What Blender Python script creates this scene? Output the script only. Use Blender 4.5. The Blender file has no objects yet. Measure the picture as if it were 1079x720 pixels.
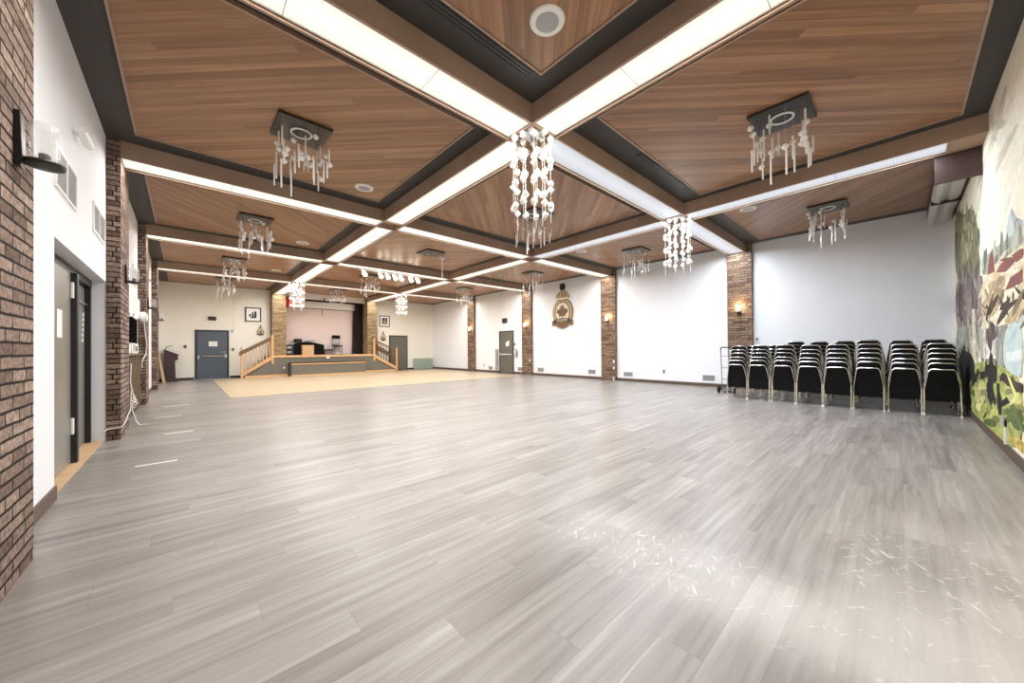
import bpy, bmesh, math, random
from mathutils import Vector
random.seed(7)
SC = bpy.context.scene
COL = SC.collection
PI = math.pi

# ------------------------------------------------------------------ layout (metres)
XL, XLP, XPP, XP = -0.78, -0.647, 11.59, 11.70      # wall and pier faces
YM, YS = -0.77, 20.30                              # mural wall, stage wall
ZB, ZC = 3.847, 4.08                               # beam underside, dark ceiling
W = 0.459                                          # beam width
XA, XB = 3.023, 7.371                              # the two long beams
YB = [2.910, 7.176, 11.482, 15.823]                # the four cross beams
CH = 1.18

# ------------------------------------------------------------------ materials
MATS = {}
class NT:
    def __init__(s, name):
        m = bpy.data.materials.new(name); m.use_nodes = True
        s.m = m; s.t = m.node_tree; s.b = s.t.nodes['Principled BSDF']; s.out = s.t.nodes['Material Output']
        MATS[name] = m
    def n(s, typ, **kw):
        nd = s.t.nodes.new(typ)
        for k, v in kw.items():
            if k.startswith('_'): setattr(nd, k[1:], v)
            else:
                key = k.replace('__', ' ')
                nd.inputs[key].default_value = v
        return nd
    def l(s, a, ao, b, bi): s.t.links.new(a.outputs[ao], b.inputs[bi])
    def ramp(s, stops):
        r = s.t.nodes.new('ShaderNodeValToRGB'); e = r.color_ramp.elements
        while len(e) > 1: e.remove(e[-1])
        e[0].position = stops[0][0]; e[0].color = (*stops[0][1], 1)
        for p, c in stops[1:]:
            x = e.new(p); x.color = (*c, 1)
        return r
    def mix(s, fac, a, b, blend='MIX'):
        m = s.t.nodes.new('ShaderNodeMix'); m.data_type = 'RGBA'; m.blend_type = blend
        for idx, v in ((0, fac), (6, a), (7, b)):
            if isinstance(v, tuple) and len(v) == 2 and hasattr(v[0], 'outputs'): s.t.links.new(v[0].outputs[v[1]], m.inputs[idx])
            else: m.inputs[idx].default_value = v if idx == 0 else (*v, 1)
        return m
def srgb(r, g, b):
    f = lambda c: (c/255/12.92) if c/255 <= .04045 else ((c/255+.055)/1.055)**2.4
    return (f(r), f(g), f(b))
def plain(name, rgb, rough=.6, metal=0, spec=.5, noise=0, scale=8):
    t = NT(name); c = srgb(*rgb)
    t.b.inputs['Roughness'].default_value = rough; t.b.inputs['Metallic'].default_value = metal
    t.b.inputs['Specular IOR Level'].default_value = spec
    if noise:
        tc = t.n('ShaderNodeTexCoord'); nz = t.n('ShaderNodeTexNoise', Scale=scale, Detail=4.0)
        t.l(tc, 'Object', nz, 'Vector')
        r = t.ramp([(.3, tuple(x*(1-noise) for x in c)), (.7, tuple(min(1, x*(1+noise)) for x in c))])
        t.l(nz, 'Fac', r, 'Fac'); t.l(r, 'Color', t.b, 'Base Color')
    else:
        t.b.inputs['Base Color'].default_value = (*c, 1)
    return t.m
def emis(name, rgb, strength):
    t = NT(name); t.b.inputs['Base Color'].default_value = (*srgb(*rgb), 1)
    t.b.inputs['Emission Color'].default_value = (*srgb(*rgb), 1); t.b.inputs['Emission Strength'].default_value = strength
    return t.m

def brick(name, c1, c2, mortar, bump=.6, rough=.85):
    t = NT(name)
    uv = t.n('ShaderNodeUVMap'); 
    nz = t.n('ShaderNodeTexNoise', Scale=9.0, Detail=3.0); t.l(uv, 'UV', nz, 'Vector')
    add = t.n('ShaderNodeVectorMath', _operation='MULTIPLY_ADD'); add.inputs[1].default_value = (.012, .012, 0)
    t.l(nz, 'Color', add, 0); t.l(uv, 'UV', add, 2)
    b = t.n('ShaderNodeTexBrick', Scale=1.0); b.offset = .5
    b.inputs['Brick Width'].default_value = .34; b.inputs['Row Height'].default_value = .069; b.squash = .6; b.squash_frequency = 3
    b.inputs['Mortar Size'].default_value = .0075; b.inputs['Mortar Smooth'].default_value = .25; b.inputs['Bias'].default_value = 0
    b.inputs['Color1'].default_value = (*srgb(*c1), 1); b.inputs['Color2'].default_value = (*srgb(*c2), 1); b.inputs['Mortar'].default_value = (*srgb(*mortar), 1)
    t.l(add, 0, b, 'Vector')
    n2 = t.n('ShaderNodeTexNoise', Scale=28.0, Detail=5.0); t.l(uv, 'UV', n2, 'Vector')
    r = t.ramp([(.3, (.5, .48, .46)), (.5, (.98, .97, .96)), (.72, (1.4, 1.38, 1.36))]); t.l(n2, 'Fac', r, 'Fac')
    mx = t.mix(1.0, (b, 'Color'), (r, 'Color'), 'MULTIPLY'); t.l(mx, 2, t.b, 'Base Color')
    bp = t.n('ShaderNodeBump', Strength=bump, Distance=.02); bp.invert = False
    h = t.n('ShaderNodeMath', _operation='MULTIPLY_ADD'); h.inputs[1].default_value = -1.0
    n3 = t.n('ShaderNodeMath', _operation='MULTIPLY'); n3.inputs[1].default_value = .35; t.l(n2, 'Fac', n3, 0)
    t.l(b, 'Fac', h, 0); t.l(n3, 0, h, 2); t.l(h, 0, bp, 'Height'); t.l(bp, 'Normal', t.b, 'Normal')
    t.b.inputs['Roughness'].default_value = rough; t.b.inputs['Specular IOR Level'].default_value = .25
    return t.m

def planks(name, stops, pw, pl, gap, ang=0.0, rough=.5, streak=(1.2, 26), contrast=.5, gapc=(.25, .2, .16), bump=.15, spec=.5, coat=0):
    """boards along local x after turning the coordinates by ang; stops = colour ramp of the grain"""
    t = NT(name)
    tc = t.n('ShaderNodeTexCoord'); mp = t.n('ShaderNodeMapping'); mp.inputs['Rotation'].default_value = (0, 0, ang)
    t.l(tc, 'Object', mp, 'Vector')
    # every row of boards starts at its own place
    sx = t.n('ShaderNodeSeparateXYZ'); t.l(mp, 'Vector', sx, 0)
    r0 = t.n('ShaderNodeMath', _operation='DIVIDE'); r0.inputs[1].default_value = pw; t.l(sx, 'Y', r0, 0)
    r1_ = t.n('ShaderNodeMath', _operation='FLOOR'); t.l(r0, 0, r1_, 0)
    r2 = t.n('ShaderNodeMath', _operation='MULTIPLY_ADD'); r2.inputs[1].default_value = pl*.6182; t.l(r1_, 0, r2, 0); t.l(sx, 'X', r2, 2)
    cx_ = t.n('ShaderNodeCombineXYZ'); t.l(r2, 0, cx_, 'X'); t.l(sx, 'Y', cx_, 'Y')
    b = t.n('ShaderNodeTexBrick', Scale=1.0); b.offset = 0
    b.inputs['Brick Width'].default_value = pl; b.inputs['Row Height'].default_value = pw
    b.inputs['Mortar Size'].default_value = gap; b.inputs['Mortar Smooth'].default_value = .1
    b.inputs['Color1'].default_value = (0, 0, 0, 1); b.inputs['Color2'].default_value = (1, 1, 1, 1); b.inputs['Mortar'].default_value = (.5, .5, .5, 1)
    t.l(cx_, 0, b, 'Vector')
    # per-board shift of the grain so neighbouring boards do not share it
    sh = t.n('ShaderNodeVectorMath', _operation='MULTIPLY_ADD'); sh.inputs[1].default_value = (7, 13, 5)
    t.l(b, 'Color', sh, 0); t.l(mp, 'Vector', sh, 2)
    sc = t.n('ShaderNodeVectorMath', _operation='MULTIPLY'); sc.inputs[1].default_value = (streak[0], streak[1], 1)
    t.l(sh, 0, sc, 0)
    nz = t.n('ShaderNodeTexNoise', Scale=1.0, Detail=6.0, Roughness=.6, Distortion=.4); t.l(sc, 0, nz, 'Vector')
    sp = t.n('ShaderNodeSeparateColor'); t.l(b, 'Color', sp, 0)
    m1 = t.n('ShaderNodeMath', _operation='MULTIPLY_ADD'); m1.inputs[1].default_value = contrast; m1.inputs[2].default_value = .5 - contrast/2
    t.l(sp, 0, m1, 0)
    av = t.n('ShaderNodeMath', _operation='ADD'); t.l(m1, 0, av, 0); t.l(nz, 'Fac', av, 1)
    hf = t.n('ShaderNodeMath', _operation='MULTIPLY'); hf.inputs[1].default_value = .5; t.l(av, 0, hf, 0)
    r = t.ramp(stops); t.l(hf, 0, r, 'Fac')
    mx = t.mix((b, 'Fac'), (r, 'Color'), gapc); t.l(mx, 2, t.b, 'Base Color')
    bp = t.n('ShaderNodeBump', Strength=bump, Distance=.004); bp.invert = True
    t.l(b, 'Fac', bp, 'Height'); t.l(bp, 'Normal', t.b, 'Normal')
    t.b.inputs['Roughness'].default_value = rough; t.b.inputs['Specular IOR Level'].default_value = spec
    t.b.inputs['Coat Weight'].default_value = coat
    return t, mx, mp

def lens(name, rgb, strength, axis, ribs=90):
    """prismatic fluorescent lens: fine cross ribs and a brighter line where the tube runs"""
    t = NT(name); tc = t.n('ShaderNodeTexCoord'); sp = t.n('ShaderNodeSeparateXYZ'); t.l(tc, 'Object', sp, 0)
    a, b = ('X', 'Y') if axis == 0 else ('Y', 'X')
    w = t.n('ShaderNodeMath', _operation='MULTIPLY'); w.inputs[1].default_value = 2*PI/.03; t.l(sp, a, w, 0)
    s = t.n('ShaderNodeMath', _operation='SINE'); t.l(w, 0, s, 0)
    q = t.n('ShaderNodeMath', _operation='MULTIPLY_ADD'); q.inputs[1].default_value = .07; q.inputs[2].default_value = .93; t.l(s, 0, q, 0)
    ab = t.n('ShaderNodeMath', _operation='ABSOLUTE'); t.l(sp, b, ab, 0)
    mr = t.n('ShaderNodeMapRange'); mr.inputs['From Min'].default_value = .02; mr.inputs['From Max'].default_value = .19
    mr.inputs['To Min'].default_value = 1.12; mr.inputs['To Max'].default_value = .86; t.l(ab, 0, mr, 'Value')
    f = t.n('ShaderNodeMath', _operation='MULTIPLY'); t.l(q, 0, f, 0); t.l(mr, 0, f, 1)
    g = t.n('ShaderNodeMath', _operation='MULTIPLY'); g.inputs[1].default_value = strength; t.l(f, 0, g, 0)
    t.b.inputs['Base Color'].default_value = (.25, .25, .25, 1)
    t.b.inputs['Emission Color'].default_value = (*srgb(*rgb), 1); t.l(g, 0, t.b, 'Emission Strength')
    return t.m

M = {}
M['wall_white'] = plain('wall_white', (239, 241, 246), .7, noise=.015, scale=2)
M['wall_cream'] = plain('wall_cream', (240, 237, 228), .7, noise=.015, scale=2)
M['black_paint'] = plain('dark_ceiling_paint', (60, 57, 54), .55, noise=.08, scale=3)
M['baseboard'] = plain('brown_baseboard', (92, 74, 62), .5)
M['base_dark'] = plain('dark_baseboard', (52, 46, 42), .5)
M['brick_left'] = brick('brick_brown_pink', (166, 145, 132), (108, 89, 79), (32, 26, 23), 1.0)
M['brick_right'] = brick('brick_tan', (158, 134, 114), (104, 82, 68), (78, 66, 58), .5)
M['brick_stage'] = brick('brick_sand', (180, 158, 124), (132, 110, 82), (96, 82, 66), .5)
W_STOPS = [(.27, srgb(88, 59, 39)), (.43, srgb(134, 97, 69)), (.56, srgb(162, 121, 89)), (.74, srgb(194, 154, 119))]
wt, _, _ = planks('ceiling_planks_a', W_STOPS, .092, 3.4, .0012, PI/4, .36, (.5, 16), .30, srgb(86, 58, 40)); M['planks_a'] = wt.m
wt, _, _ = planks('ceiling_planks_b', W_STOPS, .092, 3.4, .0012, -PI/4, .36, (.5, 16), .30, srgb(86, 58, 40)); M['planks_b'] = wt.m
B_STOPS = [(.25, srgb(136, 112, 94)), (.5, srgb(168, 142, 123)), (.75, srgb(194, 171, 152))]
for k, ang in (('veneer_y', PI/2), ('veneer_x', 0)):
    wt, _, _ = planks('beam_'+k, B_STOPS, .5, 6, 0.0, ang, .42, (1.0, 12), .1); M[k] = wt.m
D_STOPS = [(.25, srgb(178, 156, 126)), (.5, srgb(194, 174, 146)), (.75, srgb(206, 188, 164))]
wt, _, _ = planks('dance_boards', D_STOPS, .07, 1.2, .001, 0, .38, (1.5, 18), .4, srgb(170, 140, 104)); M['dance'] = wt.m
# laminate floor, boards along x, with whitish scuffing in the near right part
F_STOPS = [(.28, srgb(88, 80, 76)), (.42, srgb(131, 124, 119)), (.55, srgb(154, 148, 144)), (.70, srgb(188, 184, 181))]
ft, fmx, fmp = planks('floor_laminate', F_STOPS, .172, 1.25, .0008, 0, .34, (1.1, 19), .2, srgb(112, 104, 100), .08)
def scratch(ang_, sx_, sy_):
    m_ = ft.n('ShaderNodeMapping'); m_.inputs['Rotation'].default_value = (0, 0, ang_); ft.l(fmp, 'Vector', m_, 'Vector')
    v_ = ft.n('ShaderNodeVectorMath', _operation='MULTIPLY'); v_.inputs[1].default_value = (sx_, sy_, 1); ft.l(m_, 'Vector', v_, 0)
    n_ = ft.n('ShaderNodeTexNoise', Scale=1.0, Detail=5.0, Roughness=.65, Distortion=.5); ft.l(v_, 0, n_, 'Vector'); return n_
sca, scb = scratch(.7, 8, 34), scratch(-.5, 9, 40)
sc1 = ft.n('ShaderNodeMath', _operation='MAXIMUM'); ft.l(sca, 'Fac', sc1, 0); ft.l(scb, 'Fac', sc1, 1)
r1 = ft.ramp([(.575, (0, 0, 0)), (.67, (1, 1, 1))]); ft.l(sc1, 0, r1, 'Fac')
sc2 = ft.n('ShaderNodeTexNoise', Scale=.8, Detail=3.0); ft.l(fmp, 'Vector', sc2, 'Vector')
sepf = ft.n('ShaderNodeSeparateXYZ'); ft.l(fmp, 'Vector', sepf, 0)
# scuff lane across the boards near x = 1.95 and a wider patch by the mural wall
def mrange(src, so, lo, hi, a, b_):
    m_ = ft.n('ShaderNodeMapRange'); m_.interpolation_type = 'SMOOTHSTEP'
    m_.inputs['From Min'].default_value = lo; m_.inputs['From Max'].default_value = hi; m_.inputs['To Min'].default_value = a; m_.inputs['To Max'].default_value = b_
    ft.l(src, so, m_, 'Value'); return m_
def fmath(op, a, b_):
    m_ = ft.n('ShaderNodeMath', _operation=op)
    for i_, v in ((0, a), (1, b_)):
        if isinstance(v, (int, float)): m_.inputs[i_].default_value = v
        else: ft.l(v, 0, m_, i_)
    return m_
lane = fmath('MULTIPLY', mrange(sepf, 'X', 1.55, 1.9, 0, 1), mrange(sepf, 'X', 2.0, 2.5, 1, 0))
lane = fmath('MULTIPLY', lane, mrange(sepf, 'Y', 1.3, 1.8, 1, 0))
ptch = fmath('MULTIPLY', mrange(sepf, 'X', 1.6, 2.0, 0, 1), mrange(sepf, 'X', 2.8, 4.0, 1, 0))
ptch = fmath('MULTIPLY', ptch, mrange(sepf, 'Y', .05, .5, 1, 0))
msk = fmath('MAXIMUM', lane, ptch)
sf = fmath('MULTIPLY', msk, r1); haze_ = fmath('MULTIPLY', msk, mrange(sc2, 'Fac', .35, .65, .12, .5))
sg = fmath('MAXIMUM', fmath('MULTIPLY', sf, .85), haze_)
fm2 = ft.mix((sg, 0), (fmx, 2), srgb(226, 222, 220)); ft.l(fm2, 2, ft.b, 'Base Color')
M['floor'] = ft.m
M['lens_warm_x'] = lens('lens_warm_across', (255, 251, 236), .92, 0)
M['lens_warm_y'] = lens('lens_warm_along', (255, 251, 236), .92, 1)
M['lens_cool_x'] = lens('lens_cool_across', (222, 227, 236), .72, 0)
M['lens_cool_y'] = lens('lens_cool_along', (222, 227, 236), .72, 1)
M['chrome'] = plain('bright_chrome', (225, 222, 218), .22, 1)
M['steel'] = plain('brushed_steel', (200, 200, 202), .35, 1)
M['black_fabric'] = plain('black_vinyl', (9, 9, 10), .75, 0, .2, noise=.2, scale=30)
M['black_metal'] = plain('black_metal', (28, 28, 30), .4, 0)
M['black_plastic'] = plain('black_plastic', (24, 24, 25), .5)
M['white_plastic'] = plain('white_plastic', (238, 238, 236), .4)
M['white_paint'] = plain('white_gloss_paint', (244, 244, 242), .35)
M['grille_grey'] = plain('vent_grey', (168, 168, 170), .5)
M['vent_gap'] = plain('vent_shadow_gap', (104, 102, 100), .8)
M['door_blue'] = plain('door_slate_blue', (78, 88, 102), .45)
M['door_grey'] = plain('door_warm_grey', (104, 101, 92), .5)
M['door_steel'] = plain('door_bare_steel', (150, 147, 140), .3, .3)
M['door_frame_dark'] = plain('door_frame_dark', (32, 34, 38), .4)
M['oak'] = plain('oak_trim', (214, 170, 124), .45, noise=.08, scale=6)
M['oak_dark'] = plain('dark_handrail', (108, 82, 56), .45, noise=.12, scale=8)
M['stage_grey'] = plain('stage_front_grey', (112, 108, 98), .6, noise=.04)
M['crystal'] = plain('frosted_crystal', (248, 247, 246), .12, 0, .8)
def glass(name, tint, fac):
    t = NT(name); t.b.inputs['Base Color'].default_value = (*srgb(*tint), 1); t.b.inputs['Roughness'].default_value = .08
    t.b.inputs['Specular IOR Level'].default_value = .9
    tr = t.n('ShaderNodeBsdfTransparent'); mx = t.n('ShaderNodeMixShader', Fac=fac)
    t.t.links.new(t.b.outputs[0], mx.inputs[1]); t.t.links.new(tr.outputs[0], mx.inputs[2]); t.t.links.new(mx.outputs[0], t.out.inputs[0])
    return t.m
M['rod_glass'] = glass('glass_rod', (246, 245, 244), .12)
M['cup_glass'] = glass('clear_cup_glass', (246, 247, 248), .86)
M['bead'] = plain('clear_bead', (232, 222, 206), .15)
M['wire'] = plain('bead_wire', (190, 168, 140), .3, .6)
M['mirror_plate'] = plain('mirror_plate', (235, 236, 240), .08, 1)
M['canopy_black'] = plain('canopy_black', (44, 42, 40), .28, .2)
M['paper'] = plain('paper', (244, 244, 242), .8)
M['gold'] = plain('crest_gold', (178, 158, 120), .45, 0, noise=.15, scale=25)
M['crest_brown'] = plain('crest_brown', (116, 84, 48), .5)
M['crest_dark'] = plain('crest_dark', (44, 34, 30), .5)
M['crest_cream'] = plain('crest_cream', (236, 222, 196), .6)
M['plum'] = plain('plum_lectern', (62, 44, 48), .5)
M['pine'] = plain('pine_board', (206, 172, 134), .55, noise=.08)
M['curtain'] = plain('curtain_dark', (52, 42, 38), .9)
M['screen_pink'] = plain('screen_fabric', (232, 214, 210), .8)
M['red'] = plain('flag_red', (204, 28, 30), .7)
M['green_table'] = plain('table_grey_green', (158, 172, 158), .5)
M['hatch_board'] = plain('hatch_board_brown', (104, 86, 64), .6, noise=.12)
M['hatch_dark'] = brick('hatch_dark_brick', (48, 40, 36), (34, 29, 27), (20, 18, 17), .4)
M['cloth_white'] = plain('white_cloth', (240, 240, 238), .85)
M['bulb'] = emis('warm_bulb', (255, 226, 180), 6)
M['maroon'] = plain('screen_maroon', (62, 44, 40), .4)
M['shell_silver'] = plain('screen_silver_shell', (206, 202, 198), .3, .2)
M['tape'] = plain('white_tape', (240, 238, 232), .5)
M['red_ext'] = plain('extinguisher_red', (150, 40, 36), .35)

# ------------------------------------------------------------------ mesh building
class MB:
    def __init__(s): s.v = []; s.f = []; s.uv = []; s.mi = []; s.cur = 0
    def face(s, idx, uv=None):
        s.f.append(tuple(idx)); s.uv.append(uv); s.mi.append(s.cur)
    def quad(s, pts, uv=None):
        k = len(s.v); s.v += [tuple(p) for p in pts]; s.face(range(k, k+len(pts)), uv); return s
    def box(s, x0, x1, y0, y1, z0, z1):
        P = lambda x, y, z: (x, y, z)
        s.quad([P(x0,y0,z0),P(x0,y1,z0),P(x1,y1,z0),P(x1,y0,z0)], [(x0,y0),(x0,y1),(x1,y1),(x1,y0)])
        s.quad([P(x0,y0,z1),P(x1,y0,z1),P(x1,y1,z1),P(x0,y1,z1)], [(x0,y0),(x1,y0),(x1,y1),(x0,y1)])
        s.quad([P(x0,y0,z0),P(x1,y0,z0),P(x1,y0,z1),P(x0,y0,z1)], [(x0,z0),(x1,z0),(x1,z1),(x0,z1)])
        s.quad([P(x1,y1,z0),P(x0,y1,z0),P(x0,y1,z1),P(x1,y1,z1)], [(x1,z0),(x0,z0),(x0,z1),(x1,z1)])
        s.quad([P(x1,y0,z0),P(x1,y1,z0),P(x1,y1,z1),P(x1,y0,z1)], [(y0,z0),(y1,z0),(y1,z1),(y0,z1)])
        s.quad([P(x0,y1,z0),P(x0,y0,z0),P(x0,y0,z1),P(x0,y1,z1)], [(y1,z0),(y0,z0),(y0,z1),(y1,z1)])
        return s
    def tube(s, pts, r, n=8, closed=False):
        pts = [Vector(p) for p in pts]; N = len(pts); rings = []; up = Vector((0.13, .31, .94)).normalized()
        rad = r if isinstance(r, (list, tuple)) else [r]*N
        for i, p in enumerate(pts):
            a = pts[i-1] if (i > 0 or closed) else p; b = pts[(i+1) % N] if (i < N-1 or closed) else p
            d = (b-a).normalized(); u = d.cross(up)
            if u.length < 1e-4: u = d.cross(Vector((1, 0, 0)))
            u.normalize(); w = d.cross(u); k = len(s.v)
            s.v += [tuple(p + rad[i]*(math.cos(2*PI*j/n)*u + math.sin(2*PI*j/n)*w)) for j in range(n)]
            rings.append(k)
        for i in range(N if closed else N-1):
            a, b = rings[i], rings[(i+1) % N]
            for j in range(n): s.face((a+j, b+j, b+(j+1) % n, a+(j+1) % n))
        if not closed:
            s.face([rings[0]+j for j in range(n)]); s.face([rings[-1]+j for j in reversed(range(n))])
        return s
    def lathe(s, prof, c=(0, 0, 0), n=20, axis='z'):
        ax = {'z': lambda r, a, h: (r*math.cos(a), r*math.sin(a), h), 'x': lambda r, a, h: (h, r*math.cos(a), r*math.sin(a)),
              'y': lambda r, a, h: (r*math.sin(a), h, r*math.cos(a))}[axis]
        k0 = len(s.v)
        for r, h in prof:
            for j in range(n):
                x, y, z = ax(max(r, 1e-4), 2*PI*j/n, h); s.v.append((x+c[0], y+c[1], z+c[2]))
        for i in range(len(prof)-1):
            for j in range(n):
                a = k0+i*n; b = a+n; s.face((a+j, a+(j+1) % n, b+(j+1) % n, b+j))
        s.face([k0+j for j in reversed(range(n))]); k = k0+(len(prof)-1)*n; s.face([k+j for j in range(n)])
        return s
    def prism(s, poly, plane, d0, d1):
        """poly in the 2-D plane 'xz', 'yz' or 'xy', extruded d0..d1 along the third axis"""
        mk = {'xz': lambda a, b, d: (a, d, b), 'yz': lambda a, b, d: (d, a, b), 'xy': lambda a, b, d: (a, b, d)}[plane]
        n = len(poly); k = len(s.v)
        s.v += [mk(a, b, d0) for a, b in poly] + [mk(a, b, d1) for a, b in poly]
        s.face(range(k, k+n)); s.face([k+n+i for i in reversed(range(n))])
        for i in range(n):
            j = (i+1) % n; s.face((k+i, k+n+i, k+n+j, k+j))
        return s
    def build(s, name, mat, parent=None, bevel=0, smooth=False, origin=None):
        me = bpy.data.meshes.new(name)
        off = Vector((0, 0, 0))
        if parent is not None:
            q = parent
            while q is not None: off += q.location; q = q.parent
        else:
            if origin is None:
                xs = [[p[i] for p in s.v] for i in range(3)]
                origin = ((min(xs[0])+max(xs[0]))/2, (min(xs[1])+max(xs[1]))/2, min(xs[2]))
            off = Vector(origin)
        me.from_pydata([tuple(Vector(p)-off) for p in s.v], [], s.f)
        if any(u for u in s.uv):
            ul = me.uv_layers.new(name='UVMap')
            for poly, u in zip(me.polygons, s.uv):
                if u:
                    for li, c in zip(poly.loop_indices, u): ul.data[li].uv = c
        mats = mat if isinstance(mat, (list, tuple)) else [mat]
        for m in mats: me.materials.append(M[m] if isinstance(m, str) else m)
        for p, i in zip(me.polygons, s.mi): p.material_index = min(i, len(mats)-1)
        bm = bmesh.new(); bm.from_mesh(me)
        if bevel:
            bmesh.ops.remove_doubles(bm, verts=bm.verts, dist=1e-5)
            bmesh.ops.bevel(bm, geom=list(bm.edges), offset=bevel, segments=2, affect='EDGES', profile=.5)
        bmesh.ops.recalc_face_normals(bm, faces=bm.faces)
        bm.to_mesh(me); bm.free()
        if smooth:
            for p in me.polygons: p.use_smooth = True
            try: me.set_sharp_from_angle(angle=math.radians(40))
            except Exception: pass
        o = bpy.data.objects.new(name, me); COL.objects.link(o)
        if parent is not None: o.parent = parent
        else: o.location = off
        return o
def tag(o, label=None, cat=None, group=None, kind=None):
    if label: o['label'] = label
    if cat: o['category'] = cat
    if group: o['group'] = group
    if kind: o['kind'] = kind
    return o
def empty(name, loc, label, cat, group=None):
    o = bpy.data.objects.new(name, None); COL.objects.link(o); o.location = loc; o.empty_display_size = .1
    return tag(o, label, cat, group)
def struct(name, mb, mat, parent=None, **kw):
    o = mb.build(name, mat, parent, **kw)
    if parent is None: o['kind'] = 'structure'
    return o
def copy_tree(o, parent=None):
    c = o.copy(); COL.objects.link(c)
    if parent is not None: c.parent = parent
    for ch in list(o.children): copy_tree(ch, c)
    return c
def text_mesh(name, body, size, mat, parent, loc, rot):
    cu = bpy.data.curves.new(name, 'FONT'); cu.body = body; cu.size = size; cu.extrude = .003; cu.align_x = 'CENTER'; cu.align_y = 'CENTER'
    t = bpy.data.objects.new(name, cu); COL.objects.link(t)
    dg = bpy.context.evaluated_depsgraph_get(); me = bpy.data.meshes.new_from_object(t.evaluated_get(dg))
    bpy.data.objects.remove(t); me.materials.clear(); me.materials.append(M[mat])
    o = bpy.data.objects.new(name, me); COL.objects.link(o); o.parent = parent
    off = Vector((0, 0, 0)); q = parent
    while q is not None: off += q.location; q = q.parent
    o.location = Vector(loc)-off; o.rotation_euler = rot
    return o

# ------------------------------------------------------------------ camera
cam = bpy.data.cameras.new('camera'); co = bpy.data.objects.new('camera', cam); COL.objects.link(co); SC.camera = co
f, cy, yaw, pitch, roll = 375.612, 365.62, 0.741966, 0.006807, -0.008557
cam.sensor_fit = 'HORIZONTAL'; cam.sensor_width = 36; cam.lens = f*36/1079; cam.shift_y = (cy-360)/1079; cam.clip_start = .05; cam.clip_end = 100
fw = Vector((math.sin(yaw), math.cos(yaw), 0)); rt = Vector((math.cos(yaw), -math.sin(yaw), 0)); up = Vector((0, 0, 1))
fw, up = math.cos(pitch)*fw+math.sin(pitch)*up, math.cos(pitch)*up-math.sin(pitch)*fw
rt, up = math.cos(roll)*rt+math.sin(roll)*up, math.cos(roll)*up-math.sin(roll)*rt
from mathutils import Matrix
mw = Matrix((rt, up, -fw)).transposed().to_4x4(); mw.translation = (0, 0, CH); co.matrix_world = mw
# ------------------------------------------------------------------ the room shell
T = .12
struct('floor', MB().box(XL-T, XP+T, YM-T, YS+T, -.1, 0), 'floor', origin=(0, 0, 0))
struct('dance_floor', MB().box(.85, 11.05, 11.45, 19.48, 0, .006), 'dance', origin=(0, 0, 0))
struct('ceiling', MB().box(XL-T, XP+T, YM-T, YS, ZC, ZC+.1), 'black_paint')
# side wall with the double doors (recess y 4.62..7.19) and the serving hatch (y 8.55..11.42)
DY0, DY1, DZ = 4.62, 7.19, 2.125
HY0, HY1, HZ0, HZ1 = 8.2, 11.40, 1.12, 2.02
b = MB()
T = .2
b.box(XL-T, XL, YM, DY0, 0, ZC).box(XL-T, XL, DY0, DY1, DZ, ZC).box(XL-T, XL, DY1, HY0, 0, ZC)
b.box(XL-T, XL, HY0, HY1, HZ1, ZC).box(XL-T, XL, HY0, HY1, 0, HZ0).box(XL-T, XL, HY1, YS, 0, ZC)
struct('wall_left', b, 'wall_white'); TL = T; T = .12
struct('wall_right', MB().box(XP, XP+T, YM, YS, 0, ZC), 'wall_white')
struct('wall_near', MB().box(XL-T, XP+T, YM-T, YM, 0, ZC), 'wall_cream')
SX0, SX1, DK = 3.52, 7.40, .98             # stage opening and deck height
b = MB()
b.box(XL, SX0, YS, YS+T, 0, ZC).box(SX1, XP, YS, YS+T, 0, ZC).box(SX0, SX1, YS, YS+T, 0, DK-.04).box(SX0, SX1, YS, YS+T, 3.84, ZC)
struct('wall_far', b, 'wall_cream')
# the room behind the stage opening
b = MB(); b.box(2.8, 8.1, 23.2, 23.3, 0, ZC).box(2.7, 2.8, YS+T, 23.3, 0, ZC).box(8.1, 8.2, YS+T, 23.3, 0, ZC)
struct('wall_backstage', b, 'wall_cream')
struct('ceiling_backstage', MB().box(2.7, 8.2, YS, 23.3, ZC, ZC+.1), 'black_paint')
struct('stage_floor', MB().box(2.8, 8.1, YS+T, 23.2, DK-.06, DK), 'stage_grey')
# dark skirting between the piers
def skirts(name, segs, mat):
    b = MB()
    for s in segs: b.box(*s)
    struct(name, b, mat)
skirts('baseboard_left', [(XL, XL+.015, 3.39, DY0, 0, .11), (XL, XL+.015, 12.25, YB[3], 0, .1), (XL, XL+.015, 16.5, YS, 0, .1)], 'baseboard')
skirts('baseboard_right', [(XP-.015, XP, YM, YB[0]-.12, 0, .1)] + [(XP-.015, XP, YB[i]+W+.02, YB[i+1]-.12, 0, .1) for i in range(2)] +
       [(XP-.015, XP, YB[2]+W+.02, 12.62, 0, .1), (XP-.015, XP, 13.70, YB[3]-.12, 0, .1), (XP-.015, XP, YB[3]+W+.02, YS, 0, .1)], 'baseboard')
skirts('baseboard_near', [(XL, XP, YM, YM+.015, 0, .11)], 'baseboard')
skirts('baseboard_far', [(XL, .27, YS-.015, YS, 0, .1), (1.47, 1.85, YS-.015, YS, 0, .1), (9.98, XP, YS-.015, YS, 0, .1)], 'base_dark')

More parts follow.
